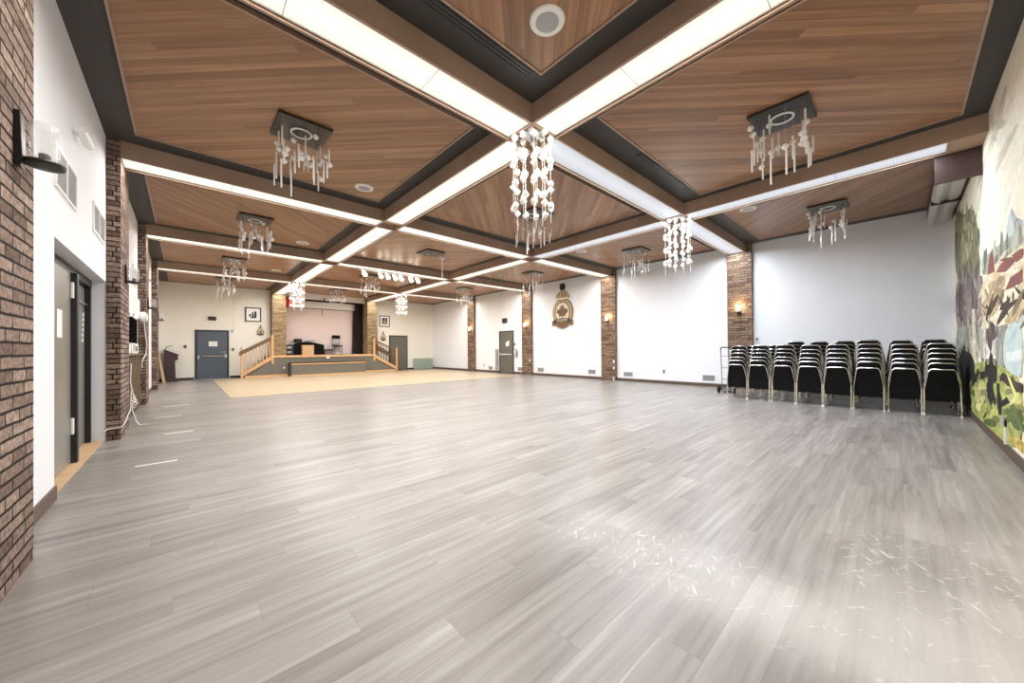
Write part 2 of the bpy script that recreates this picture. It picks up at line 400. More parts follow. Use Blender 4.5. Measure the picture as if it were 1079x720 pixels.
# brick piers
for y0, y1 in ((2.45, 3.39), (YB[1], 8.15), (YB[2], 12.25), (YB[3], 16.5)):
    struct('brick_pillar', MB().box(XL, XLP, y0, y1, 0, ZC), 'brick_left')
for y in YB:
    struct('brick_pillar', MB().box(XPP, XP, y-.13, y+W+.02, 0, ZC), 'brick_right')
for x0, x1 in ((2.99, 3.54), (7.37, 7.93)):
    struct('brick_pillar', MB().box(x0, x1, 19.75, YS, DK, ZC), 'brick_stage')

# ------------------------------------------------------------------ ceiling beams with light troughs
t = .028; TOP = 3.935
def beam_y(x0, y0, y1):
    b = MB()
    b.box(x0, x0+t, y0, y1, ZB, ZC).box(x0+W-t, x0+W, y0, y1, ZB, ZC).box(x0+t, x0+W-t, y0, y1, TOP, TOP+.02)
    for y in YB:
        b.box(x0+t, x0+W-t, y, y+t, ZB, TOP).box(x0+t, x0+W-t, y+W-t, y+W, ZB, TOP)
    b.box(x0+t, x0+W-t, YM, -.45, ZB+.01, TOP)
    return struct('ceiling_beam', b, 'veneer_y', origin=(0, 0, ZB))
beam_y(XA, YM, 19.75); beam_y(XB, YM, 19.75)
SEGX = [(XLP, XA), (XA+W, XB), (XB+W, XPP)]
for y in YB:
    for x0, x1 in SEGX:
        b = MB(); b.box(x0, x1, y, y+t, ZB, ZC).box(x0, x1, y+W-t, y+W, ZB, ZC).box(x0, x1, y+t, y+W-t, TOP, TOP+.02)
        struct('ceiling_beam', b, 'veneer_x', origin=(0, 0, ZB))
# light panels: three per span, each a frame and a ribbed lens
SEGY = [(-.45, YB[0])] + [(YB[i]+W, YB[i+1]) for i in range(3)] + [(YB[3]+W, 19.75)]
def panel_proto(axis, L, tone):
    hw = W/2-t-.012
    f_ = MB(); z0, z1 = .022, .034
    def bx(a0, a1, c0, c1, zz0, zz1, m):
        (m.box(a0, a1, c0, c1, zz0, zz1) if axis == 0 else m.box(c0, c1, a0, a1, zz0, zz1))
    bx(-L/2, L/2, -hw, -hw+.014, z0, z1+.03, f_); bx(-L/2, L/2, hw-.014, hw, z0, z1+.03, f_)
    bx(-L/2, -L/2+.003, -hw+.014, hw-.014, z0+.004, z1+.03, f_); bx(L/2-.003, L/2, -hw+.014, hw-.014, z0+.004, z1+.03, f_)
    root = f_.build('ceiling_light', 'white_paint', None, origin=(0, 0, 0))
    d = MB(); bx(-L/2+.003, L/2-.003, -hw+.014, hw-.014, z0+.003, z0+.009, d)
    d.build('lens', 'lens_%s_%s' % (tone, 'xy'[axis]), root)
    return root
protos = {}
def put_panel(axis, L, tone, x, y, label):
    k = (axis, round(L, 2), tone)
    if k not in protos: o = protos[k] = panel_proto(axis, L, tone)
    else: o = copy_tree(protos[k])
    o.location = (x, y, ZB)
    tag(o, label, 'ceiling light', 'light panels set in the ceiling beams')
def area(name, x, y, sx, sy, power, rgb):
    l = bpy.data.lights.new(name, 'AREA'); l.shape = 'RECTANGLE'; l.size = sx; l.size_y = sy; l.energy = power; l.color = rgb
    o = bpy.data.objects.new(name, l); COL.objects.link(o); o.location = (x, y, ZB+.015)
WARM, COOL = (1, .972, .92), (.84, .92, 1)
PW, PC = 66, 84
ORD = ['first', 'second', 'third', 'fourth']
bn = {0: 'long ceiling beam on the double-door side', 1: 'long ceiling beam on the emblem-wall side'}
spn = ['between mural wall and first cross beam', 'between first and second cross beams', 'between second and third cross beams', 'between third and fourth cross beams', 'between fourth cross beam and stage']
shortb = ['double-door-side', 'emblem-wall-side']
for bi, x0 in enumerate((XA, XB)):
    for si, (y0, y1) in enumerate(SEGY):
        L = (y1-y0)/3; tone = 'cool' if (bi == 1 and si < 2) else 'warm'
        for k in range(3):
            put_panel(1, L-.002, tone, x0+W/2, y0+L*(k+.5), '%s light panel, %s long beam, %s' % (['nearest', 'middle', 'farthest'][k], shortb[bi], spn[si]))
        area('panel_tube', x0+W/2, (y0+y1)/2, .3, y1-y0-.2, (PC if tone == 'cool' else PW)*(y1-y0)/3.7, COOL if tone == 'cool' else WARM)
bayn = ['between door wall and long beam', 'between the two long beams', 'between long beam and emblem wall']
ends = [['door-wall end', 'middle', 'long-beam end'], ['door-side end', 'middle', 'emblem-side end'], ['long-beam end', 'middle', 'emblem-wall end']]
for ci, y in enumerate(YB):
    for si, (x0, x1) in enumerate(SEGX):
        L = (x1-x0)/3; tone = 'cool' if (ci == 0 and si > 0) else 'warm'
        for k in range(3):
            put_panel(0, L-.002, tone, x0+L*(k+.5), y+W/2, 'light panel, %s cross beam from mural, %s, %s' % (ORD[ci], bayn[si], ends[si][k]))
        area('panel_tube', (x0+x1)/2, y+W/2, x1-x0-.2, .3, (PC if tone == 'cool' else PW)*(x1-x0)/3.7, COOL if tone == 'cool' else WARM)

# ------------------------------------------------------------------ plank panels of the coffers
BX = [(XL, XA), (XA+W, XB), (XB+W, XP)]
BY = [(YM, YB[0]), (YB[0]+W, YB[1]), (YB[1]+W, YB[2]), (YB[2]+W, YB[3]), (YB[3]+W, YS)]
MX = [(.32, .30), (.30, .28), (.62, .45)]
for i, (x0, x1) in enumerate(BX):
    for j, (y0, y1) in enumerate(BY):
        a0, a1 = x0+MX[i][0], x1-MX[i][1]
        c0, c1 = y0+(.24 if j == 0 else .34), y1-.42
        zb = ZC-.03
        p = struct('ceiling_panel', MB().box(a0, a1, c0, c1, zb, ZC), 'planks_b' if (i+j) % 2 == 0 else 'planks_a', origin=(0, 0, zb))
        e = MB(); q = .022
        e.box(a0-q, a1+q, c0-q, c0, zb-.012, ZC).box(a0-q, a1+q, c1, c1+q, zb-.012, ZC).box(a0-q, a0, c0, c1, zb-.012, ZC).box(a1, a1+q, c0, c1, zb-.012, ZC)
        struct('trim', e, 'veneer_y')
# slot diffusers in the dark border
def slot(x0, x1, y0, y1, label):
    m = MB(); m.box(x0, x1, y0, y1, ZC-.014, ZC-.001)
    o = m.build('slot_diffuser', 'canopy_black')
    tag(o, label, 'air vent', 'slot diffusers in the dark ceiling border')
    s = MB()
    for k in range(3):
        u = (k+.5)/3
        if x1-x0 > y1-y0: s.box(x0+.02, x1-.02, y0+(y1-y0)*u-.005, y0+(y1-y0)*u+.005, ZC-.02, ZC-.014)
        else: s.box(x0+(x1-x0)*u-.005, x0+(x1-x0)*u+.005, y0+.02, y1-.02, ZC-.02, ZC-.014)
    s.build('slat', 'black_paint', o)
slot(1.25, 2.70, 2.545, 2.66, 'dark slot diffuser beside the nearest plank panel, before the first cross beam')
slot(8.05, 8.14, .6, 2.2, 'dark slot diffuser beside the long beam above the stacked chairs')
slot(5.0, 6.6, 2.56, 2.66, 'dark slot diffuser along the plank panel before the first cross beam, middle bay')

# ------------------------------------------------------------------ round ceiling speakers
sp = MB().lathe([(.155, .03), (.155, .012), (.145, 0), (.105, -.004), (.1, .002)], n=32).build('ceiling_speaker', 'white_plastic', None, smooth=True, origin=(0, 0, 0))
MB().lathe([(.1, .004), (.1, -.001), (.07, -.006), (0.001, -.008)], n=32).build('grille', 'grille_grey', sp, smooth=True)
spots = [(2.34, 2.06, 'door side, nearest bay before the first cross beam'), (2.33, 6.36, 'door side, just before the second cross beam'),
         (2.30, 10.68, 'door side, just before the third cross beam'), (2.38, 14.93, 'door side, just before the fourth cross beam'),
         (8.6, 2.11, 'above the chair stacks, just before the first cross beam'), (8.61, 6.34, 'emblem-wall side, just before the second cross beam')]
for k, (x, y, w_) in enumerate(spots):
    o = sp if k == 0 else copy_tree(sp); o.location = (x, y, ZC-.042)
    tag(o, 'white round ceiling speaker, ' + w_, 'speaker', 'round ceiling speakers')

# ------------------------------------------------------------------ flush chandeliers: black plate, ring, glass rods and crystals
def flush():
    r = random.Random(11)
    root = empty('flush_chandelier', (0, 0, 0), '', 'chandelier')
    MB().box(-.3, .3, -.3, .3, -.035, 0).build('canopy', 'canopy_black', root, bevel=.006)
    MB().tube([(.115*math.cos(a*PI/12), .115*math.sin(a*PI/12), -.042) for a in range(24)], .012, 6, True).build('lamp_ring', 'white_plastic', root, smooth=True)
    per = [(-.24+.16*i, s*.24) for i in range(4) for s in (-1, 1)] + [(s*.24, -.08+.16*i) for i in range(2) for s in (-1, 1)] + [(-.26, -.26), (.26, -.26), (-.26, .26), (.26, .26)] + [(-.1, -.12), (.1, .12), (-.1, .1), (.12, -.1), (0, -.2), (0, .19)]
    for k, (x, y) in enumerate(per):
        L = r.uniform(.20, .36); top = -.06-r.uniform(0, .44)
        rod = MB().tube([(x, y, top), (x, y, top-L)], .010, 6).build('glass_rod', 'rod_glass', root)
        MB().tube([(x, y, -.035), (x, y, top)], .0012, 4).build('hanger', 'wire', rod)
    for k in range(18):
        x, y = per[(k*3) % len(per)]; x += .035; y += .02; z = -.1-r.uniform(0, .4); s_ = .034
        c = MB().lathe([(.002, s_*1.25), (s_, s_*.45), (s_, -s_*.45), (.002, -s_*1.25)], (x, y, z), 4)
        c = c.build('crystal', 'crystal', root)
        MB().tube([(x, y, -.035), (x, y, z+.03)], .0012, 4).build('hanger', 'wire', c)
    return root
fl = flush()
fspots = [(1.12, 5.24, 'nearest on the door side, before second cross beam'), (1.12, 9.42, 'door side, between second and third cross beams'),
          (1.12, 13.97, 'door side, between third and fourth cross beams'), (1.16, 17.9, 'door side, before the far blue door'),
          (5.45, .965, 'largest one, over the middle bay nearest the mural'), (9.7, .98, 'in front of the wall above the stacked chairs'),
          (9.72, 5.2, 'emblem side, between first and second cross beams'), (9.65, 9.34, 'above the wall carrying the emblem'), (9.62, 13.75, 'above the wall with the grey exit door'),
          (5.45, 5.24, 'middle bay, just behind the big crystal cascade'), (5.23, 13.73, 'middle bay, behind the row of stage spotlights'), (5.3, 17.9, 'middle bay, directly before the stage')]
for k, (x, y, w_) in enumerate(fspots):
    o = fl if k == 0 else copy_tree(fl); o.location = (x, y, ZC-.03)
    tag(o, 'square black chandelier of glass rods, ' + w_, 'chandelier', 'square flush chandeliers in the coffers')
# black square plate without rods
pl = empty('ceiling_plate', (5.34, 9.32, ZC-.03), 'square black ceiling plate without rods beside a thin hanging pole', 'ceiling plate')
MB().box(5.04, 5.64, 9.02, 9.62, ZC-.065, ZC-.03).build('plate', 'canopy_black', pl, bevel=.006)
MB().tube([(5.34+.12*math.cos(a*PI/10), 9.32+.12*math.sin(a*PI/10), ZC-.07) for a in range(20)], .012, 6, True).build('ring', 'grille_grey', pl)
po = empty('projector_pole', (5.80, 9.455, ZC-.03), 'thin pale pole with bracket hanging from the middle bay ceiling', 'pole')
MB().tube([(5.80, 9.455, ZC-.03), (5.80, 9.455, 3.42)], .014, 8).build('pole', 'wall_cream', po)
MB().box(5.74, 5.86, 9.40, 9.51, ZC-.12, ZC-.03).build('bracket', 'white_paint', po, bevel=.01)
MB().lathe([(.03, 0), (.04, -.02), (.01, -.04)], (5.8, 9.455, 3.42), 10).build('mount', 'steel', po)

# ------------------------------------------------------------------ crystal cascades at four crossings
def cascade():
    r = random.Random(3)
    root = empty('crystal_cascade', (0, 0, 0), '', 'chandelier')
    MB().box(-.13, .13, -.13, .13, .015, .045).build('mirror_plate', 'mirror_plate', root, bevel=.004)
    strands = [(.24, 2*PI*k/11, (-.09, -.37, -.65, -.93)) for k in range(11)] + [(.13, 2*PI*(k+.5)/5, (-.02, -.25, -.50, -.76)) for k in range(5)]
    for k, (R, a, tiers) in enumerate(strands):
        x, y = R*math.cos(a), R*math.sin(a); bot = -1.02+.05*(k % 3)
        st = MB(); st.tube([(x, y, .06), (x, y, bot)], .0022, 5)
        zz = .0
        while zz > bot:
            st.lathe([(.002, .009), (.008, 0), (.002, -.009)], (x, y, zz), 6); zz -= .052
        strand = st.build('strand', 'bead', root)
        for z in tiers:
            z += r.uniform(-.018, .018); s_ = .0295
            c = MB(); pts = []
            ax, ay = r.uniform(0, PI), r.uniform(.4, .9)
            R3 = Matrix.Rotation(ax, 3, 'Z') @ Matrix.Rotation(ay, 3, 'X')
            base = MB().box(-s_, s_, -s_, s_, -s_, s_)
            c.v = [tuple(R3 @ Vector(p)+Vector((x, y, z))) for p in base.v]; c.f = base.f; c.uv = [None]*len(c.f); c.mi = [0]*len(c.f)
            c.build('crystal_cube', 'crystal', strand, bevel=.006)
        if k % 2: MB().tube([(x, y, bot), (x, y, bot-.12)], [.008, .004], 6).build('drop', 'rod_glass', strand)
    return root
ca = cascade()
cs = [(XA, YB[0], 'big nearest crystal cascade of white cubes over the middle of the room'), (XB, YB[0], 'crystal cascade in front of the blank wall between two piers'),
      (XA, YB[3], 'far crystal cascade before the left stage pier and red flag'), (XB, YB[3], 'far crystal cascade in front of the grey door beyond the stage')]
for k, (x, y, l_) in enumerate(cs):
    o = ca if k == 0 else copy_tree(ca); o.location = (x+W/2, y+W/2, TOP-.05)
    tag(o, l_, 'chandelier', 'crystal cascades at the beam crossings')

# ------------------------------------------------------------------ stage spotlight bar
tb = empty('spotlight_bar', (5.3, 11.75, 3.72), 'hanging bar of white stage spotlights in the middle bay', 'spotlights')
MB().tube([(4.15, 11.75, 3.78), (6.25, 11.75, 3.78)], .018, 8).build('bar', 'black_metal', tb)
for x in (4.75, 5.95): MB().tube([(x, 11.75, 3.78), (x, 11.75, ZC)], .006, 6).build('hanger', 'steel', tb)
for x in (4.25, 4.78, 5.02, 5.28, 5.50, 5.86, 6.12):
    s = MB().tube([(x, 11.75, 3.76), (x, 11.68, 3.70), (x, 11.58, 3.63)], [.035, .055, .085], 12).build('spotlight', 'white_paint', tb, smooth=True)
    MB().lathe([(.075, 0), (.07, -.004), (.001, -.006)], (x, 11.575, 3.622), 12, 'y').build('bulb', 'bulb', s)
# ------------------------------------------------------------------ doors
# double doors in the deep white recess of the side wall
DX = -.93
d = struct('door_1', MB().box(XL-TL-.08, XL-TL, DY0-.06, DY1+.06, 0, DZ+.08), 'door_frame_dark')
fr = MB().box(-.98, -.905, DY0, DY1, DZ-.09, DZ).box(-.98, -.91, DY1-.05, DY1, 0, DZ-.09).box(-.98, -.91, DY0, DY0+.05, 0, DZ-.09)
fr.build('door_frame', 'door_frame_dark', d)
MB().box(-.93, -.893, DY0+.06, 5.93, .02, DZ-.10).build('leaf', 'door_steel', d, bevel=.004)
MB().box(-.975, -.96, 6.06, DY1-.06, .02, DZ-.10).build('leaf', 'door_steel', d, bevel=.004)
MB().box(-.975, -.85, 5.95, 6.03, .01, DZ-.09).build('mullion', 'door_frame_dark', d, bevel=.004)
for z in (1.76, .32): MB().box(-.892, -.87, 5.90, 5.949, z, z+.17).build('hinge', 'white_plastic', d, bevel=.006)
pb = MB()
for k in range(6): pb.box(-.959, -.952, 6.93+.012*k, 7.0+.012*k, 1.32+.065*k, 1.365+.065*k)
pb.build('sign_letters', 'white_plastic', d)
MB().tube([(-.935, 6.55, 1.80), (-.935, 7.12, 1.80)], .010, 6).build('push_bar', 'chrome', d)
MB().box(-.975, -.80, DY0, DY1, 0, .012).build('threshold', 'pine', d)
o = MB().box(-.892, -.889, 5.37, 5.55, 1.33, 1.60).build('paper_notice', 'paper'); tag(o, 'white paper notice taped on the bare steel double door', 'notice')

def panic_door(name, x0, x1, z1, mat, barz, plane, hinge=True):
    pass
# blue fire door left of the stage
d = struct('door_2', MB().box(.30, 1.44, YS-.03, YS, 0, 2.13), 'door_frame_dark')
MB().box(.37, 1.37, YS-.045, YS-.028, .02, 2.06).build('leaf', 'door_blue', d, bevel=.004)
MB().tube([(.52, YS-.10, .99), (1.32, YS-.10, .99)], .022, 8).build('push_bar', 'chrome', d)
MB().box(1.28, 1.36, YS-.11, YS-.044, .93, 1.06).build('latch_box', 'steel', d, bevel=.006)
MB().tube([(1.16, YS-.08, 1.17), (1.33, YS-.08, 1.17)], .018, 8).build('handle', 'chrome', d)
MB().box(.40, .43, YS-.06, YS-.044, .88, 1.02).build('hinge', 'white_plastic', d)
MB().box(.30, 1.44, YS-.09, YS-.03, 0, .012).build('threshold', 'steel', d)
o = MB().box(.75, 1.04, YS-.049, YS-.046, 1.42, 1.63).build('paper_notice', 'paper'); tag(o, 'white paper notice on the slate blue door', 'notice')
for k in range(4): MB().box(.79, 1.0-.05*(k % 2), YS-.0495, YS-.0488, 1.57-.035*k, 1.58-.035*k).build('print_line', 'grille_grey', o)
# grey door right of the stage
d = struct('door_3', MB().box(8.82, 9.97, YS-.03, YS, 0, 2.06), 'door_frame_dark')
MB().box(8.89, 9.92, YS-.045, YS-.028, .02, 2.0).build('leaf', 'door_grey', d, bevel=.004)
MB().lathe([(.03, 0), (.03, -.05), (.001, -.055)], (9.02, YS-.045, .98), 10, 'y').build('handle', 'steel', d)
# grey exit door in the pier wall
d = struct('door_4', MB().box(XP-.03, XP, 12.63, 13.69, 0, 2.09), 'door_frame_dark')
MB().box(XP-.045, XP-.028, 12.66, 13.58, .02, 2.04).build('leaf', 'door_grey', d, bevel=.004)
MB().tube([(XP-.10, 12.72, .93), (XP-.10, 13.53, .93)], .024, 8).build('push_bar', 'wall_cream', d)
MB().box(XP-.12, XP-.044, 13.46, 13.56, .87, 1.02).build('latch_box', 'steel', d, bevel=.006)
o = MB().prism([(12.93, 1.34), (13.16, 1.33), (13.17, 1.50), (13.05, 1.57), (12.90, 1.62)], 'yz', XP-.049, XP-.046).build('paper_notice', 'paper'); tag(o, 'torn white paper notice on the grey exit door', 'notice')
g = empty('door_rail', (XP, 13.85, 0), 'grey upright rail on the floor beside the grey exit door', 'rail')
MB().tube([(XP-.06, 13.93, 0), (XP-.06, 13.93, 1.19), (XP-.06, 13.80, 1.19), (XP-.06, 13.80, 0)], .022, 8).build('tube', 'stage_grey', g)
MB().box(XP-.075, XP-.045, 13.81, 13.92, .35, 1.12).build('panel', 'grille_grey', g)

# ------------------------------------------------------------------ vents
def vent(name, axis, plane, sgn, a0, a1, z0, z1, label, group, bars=2, fins=12, dark='vent_gap'):
    """axis 'y': grille on a wall at x=plane facing sgn; frame, fins, mullion"""
    def bx(m, p, q, u0, u1, w0, w1):
        lo, hi = sorted((plane+sgn*p, plane+sgn*q))
        if axis == 'y': m.box(lo, hi, u0, u1, w0, w1)
        else: m.box(u0, u1, lo, hi, w0, w1)
    m = MB(); bx(m, 0, .004, a0, a1, z0, z1); o = m.build(name, dark)
    tag(o, label, 'air vent', group)
    m = MB(); e = .022
    bx(m, 0, .016, a0-e, a1+e, z1-.004, z1+e); bx(m, 0, .016, a0-e, a1+e, z0-e, z0+.004); bx(m, 0, .016, a0-e, a0+.004, z0, z1); bx(m, 0, .016, a1-.004, a1+e, z0, z1)
    for k in range(1, bars): u = a0+(a1-a0)*k/bars; bx(m, 0, .016, u-.014, u+.014, z0, z1)
    m.build('frame', 'white_paint', o)
    m = MB()
    for k in range(fins):
        z = z0+(z1-z0)*(k+.5)/fins; h = (z1-z0)/fins*.28
        bx(m, .003, .011, a0, a1, z-h, z+h)
    m.build('fin', 'grille_grey', o)
    return o
vent('return_vent', 'y', XL, 1, 4.62, 5.33, 2.56, 2.87, 'larger white-framed return vent high above the double doors', None, 2, 14)
vent('return_vent', 'y', XL, 1, 6.24, 6.95, 2.60, 2.90, 'smaller-looking return vent high beside the brick pier, above the double doors', None, 2, 14)
gl = 'low wall vents near the floor'
vent('floor_vent', 'y', XP, -1, 3.77, 4.12, .17, .345, 'low grey vent nearest the chair stacks on the white wall', gl, 1, 6)
vent('floor_vent', 'y', XP, -1, 6.43, 6.79, .17, .33, 'low grey vent just right of the second brick pier from chairs', gl, 1, 6)
vent('floor_vent', 'y', XP, -1, 7.98, 8.33, .19, .36, 'low grey vent under the emblem, nearer the chairs', gl, 1, 6)
vent('floor_vent', 'y', XP, -1, 10.69, 11.06, .165, .345, 'low grey vent under the emblem, nearer the exit door', gl, 1, 6)
vent('floor_vent', 'y', XP, -1, 12.0, 12.36, .15, .33, 'low grey vent between the exit door and the brick pier', gl, 1, 6)
vent('floor_vent', 'y', XP, -1, 14.24, 14.57, .135, .31, 'low grey vent on the stage side of the exit door', gl, 1, 6)

# ------------------------------------------------------------------ small wall fittings
def fit(name, box, mat, label, cat, group=None, bevel=.004):
    o = MB().box(*box).build(name, mat, None, bevel=bevel); return tag(o, label, cat, group)
def plate_y(name, y, z, w, h, mat, label, cat, part=None):
    o = fit(name, (XP-.012, XP, y-w/2, y+w/2, z-h/2, z+h/2), mat, label, cat)
    if part: MB().box(XP-.018, XP-.012, y-w*.22, y+w*.22, z-h*.3, z+h*.3).build(part, 'black_plastic', o)
    return o
o = fit('wall_plate', (XP-.02, XP, 2.64, 2.765, 1.32, 1.49), 'white_plastic', 'white wall plate with a dark round symbol above the chairs by the pier', 'wall plate')
MB().lathe([(.042, 0), (.042, -.004), (.001, -.005)], (XP-.02, 2.70, 1.405), 16, 'x').build('dial', 'door_blue', o)
MB().lathe([(.018, 0), (.018, -.003), (.001, -.004)], (XP-.024, 2.712, 1.415), 12, 'x').build('dot', 'white_plastic', o)
plate_y('wall_outlet', 5.315, .40, .075, .12, 'grille_grey', 'grey wall outlet low between two vents on the blank wall', 'outlet', 'socket')
plate_y('wall_outlet', 14.97, .33, .08, .11, 'grille_grey', 'small dark outlet low on wall left of the exit door', 'outlet', 'socket')
plate_y('wall_outlet', 18.9, .42, .08, .12, 'white_plastic', 'pale outlet low on the cream wall near the folded table', 'outlet')
o = fit('ceiling_sensor', (XP-.05, XP, 6.0, 6.06, 3.90, 3.97), 'black_plastic', 'tiny black sensor at the top of the blank white wall', 'sensor')
MB().lathe([(.018, 0), (.012, -.012), (.001, -.014)], (XP-.05, 6.03, 3.93), 10, 'x').build('lens', 'steel', o)
o = fit('exit_sign', (XP-.07, XP, 13.09, 13.41, 2.48, 2.71), 'black_plastic', 'black unlit sign box above the grey exit door', 'sign')
MB().box(XP-.075, XP-.07, 13.12, 13.38, 2.51, 2.68).build('face', 'crest_dark', o)
o = fit('exit_sign', (.74, 1.0, YS-.07, YS, 2.55, 2.715), 'black_plastic', 'black unlit sign box above the slate blue door', 'sign')
MB().box(.76, .98, YS-.075, YS-.07, 2.57, 2.695).build('face', 'crest_dark', o)
o = fit('alarm_pull', (XP-.04, XP, 12.52, 12.60, 1.36, 1.48), 'black_plastic', 'small black alarm box above the fire extinguisher', 'alarm')
MB().box(XP-.05, XP-.04, 12.535, 12.585, 1.40, 1.44).build('handle', 'white_plastic', o)
e = empty('fire_extinguisher', (XP-.08, 12.44, .80), 'fire extinguisher hanging between exit door and brick pier', 'fire extinguisher')
MB().lathe([(.05, .80), (.075, .81), (.075, 1.10), (.05, 1.15), (.02, 1.17)], (XP-.09, 12.44, 0), 14).build('cylinder', 'steel', e, smooth=True)
MB().box(XP-.14, XP-.04, 12.42, 12.46, 1.165, 1.2).build('handle', 'black_plastic', e, bevel=.004)
MB().tube([(XP-.09, 12.40, 1.17), (XP-.12, 12.34, 1.08), (XP-.10, 12.36, .90)], .012, 6).build('hose', 'black_plastic', e)
for (x, z, l_) in ((0, 1.41, 'small dark wall switch between lectern and blue door'), (1.58, 1.28, 'small dark wall switch right of the blue door, lower'), (1.55, 2.10, 'small round wall device at the blue door top corner')):
    o = fit('wall_switch', (x-.04, x+.04, YS-.03, YS, z-.06, z+.06), 'door_frame_dark' if z < 2 else 'grille_grey', l_, 'switch')
    MB().box(x-.012, x+.012, YS-.036, YS-.03, z-.025, z+.025).build('toggle', 'grille_grey', o)
o = MB().tube([(1.62, YS-.008, 2.1), (1.62, YS-.008, ZC)], .008, 6).build('conduit', 'wall_cream'); tag(o, 'thin cream conduit rising above the blue door to the ceiling', 'conduit')
for y, z, l_ in ((YB[1]-.06, .70, 'upper white switch low on the second brick pier from the chairs'), (YB[1]-.06, .46, 'lower white switch low on the second brick pier from the chairs'), (YB[2]-.06, .66, 'white switch low on the brick pier beside the extinguisher'), (YB[0]+.40, 1.06, 'white switch low on the brick pier behind the chairs')):
    o = fit('wall_switch', (XPP-.02, XPP, y-.035, y+.035, z-.05, z+.05), 'white_plastic', l_, 'switch')
    MB().box(XPP-.026, XPP-.02, y-.01, y+.01, z-.02, z+.02).build('toggle', 'grille_grey', o)
o = MB().tube([(XPP-.02, YB[1]-.05, 0), (XPP-.02, YB[1]-.05, .14)], .02, 8).build('floor_pipe', 'white_paint'); tag(o, 'short white pipe at the foot of the second brick pier from chairs', 'pipe')
c = empty('security_camera', (XL, 5.43, 3.23), 'small white camera on the white wall above the double doors', 'camera')
MB().tube([(XL, 5.30, 3.27), (XL+.06, 5.30, 3.27)], .02, 8).build('arm', 'white_paint', c)
MB().tube([(XL+.06, 5.22, 3.29), (XL+.08, 5.42, 3.23)], .035, 10).build('housing', 'white_paint', c, smooth=True)
MB().tube([(XL+.081, 5.421, 3.2297), (XL+.083, 5.435, 3.227)], .025, 10).build('lens', 'black_plastic', c)

# ------------------------------------------------------------------ sconces
def sconce():
    """built on a wall facing +x, origin at the back plate's foot"""
    root = empty('wall_sconce', (0, 0, 0), '', 'wall sconce')
    MB().prism([(0, .02), (.022, 0), (.03, .03), (.022, .29), (0, .29)], 'xz', -.035, .035).build('back_plate', 'black_metal', root, bevel=.003)
    MB().tube([(.02, 0, .055), (.07, 0, .05)], .016, 8).build('arm', 'black_metal', root)
    MB().lathe([(.02, .018), (.07, .03), (.075, .045), (.07, .052), (.02, .05)], (.095, 0, 0), 20).build('dish', 'black_metal', root, smooth=True)
    MB().lathe([(.022, .05), (.022, .095), (.016, .10)], (.095, 0, 0), 12).build('candle_socket', 'black_metal', root)
    MB().lathe([(.05, .052), (.055, .06), (.055, .25), (.051, .25), (.05, .07)], (.095, 0, 0), 20).build('glass_cup', 'cup_glass', root, smooth=True)
    return root
s0 = sconce()
sl = [((XLP, 3.085, 2.145), 0, 'black sconce with clear glass cup on the nearest brick pier'), ((XLP, 7.62, 2.17), 0, 'black sconce on the brick pier just past the double doors'),
      ((XLP, 11.85, 2.17), 0, 'black sconce on the brick pier past the serving hatch'), ((XLP, 16.1, 2.17), 0, 'black sconce on the brick pier nearest the lectern')]
sr = [((XPP, YB[0]+.17, 2.12), PI, 'lit sconce on the brick pier behind the chair stacks'), ((XPP, YB[1]+.17, 2.12), PI, 'lit sconce on the brick pier right of the emblem'),
      ((XPP, YB[2]+.17, 2.12), PI, 'lit sconce on the brick pier between emblem and exit door'), ((XPP, YB[3]+.17, 2.12), PI, 'lit sconce on the brick pier nearest the stage')]
first = True
for loc, rz, l_ in sl+sr:
    o = s0 if first else copy_tree(s0); first = False
    o.location = loc; o.rotation_euler = (0, 0, rz); tag(o, l_, 'wall sconce', 'black wall sconces on the brick piers')
    if rz:
        bl = MB().lathe([(.004, .02), (.02, .0), (.024, -.02), (.012, -.05)], (.095, 0, .17), 12).build('bulb', 'bulb', None, smooth=True, origin=(0, 0, 0)); bl.parent = o
        l = bpy.data.lights.new('sconce_lamp', 'POINT'); l.energy = 9; l.color = (1, .74, .45); l.shadow_soft_size = .03
        lo = bpy.data.objects.new('sconce_lamp', l); COL.objects.link(lo); lo.location = (loc[0]-.095, loc[1], loc[2]+.24)

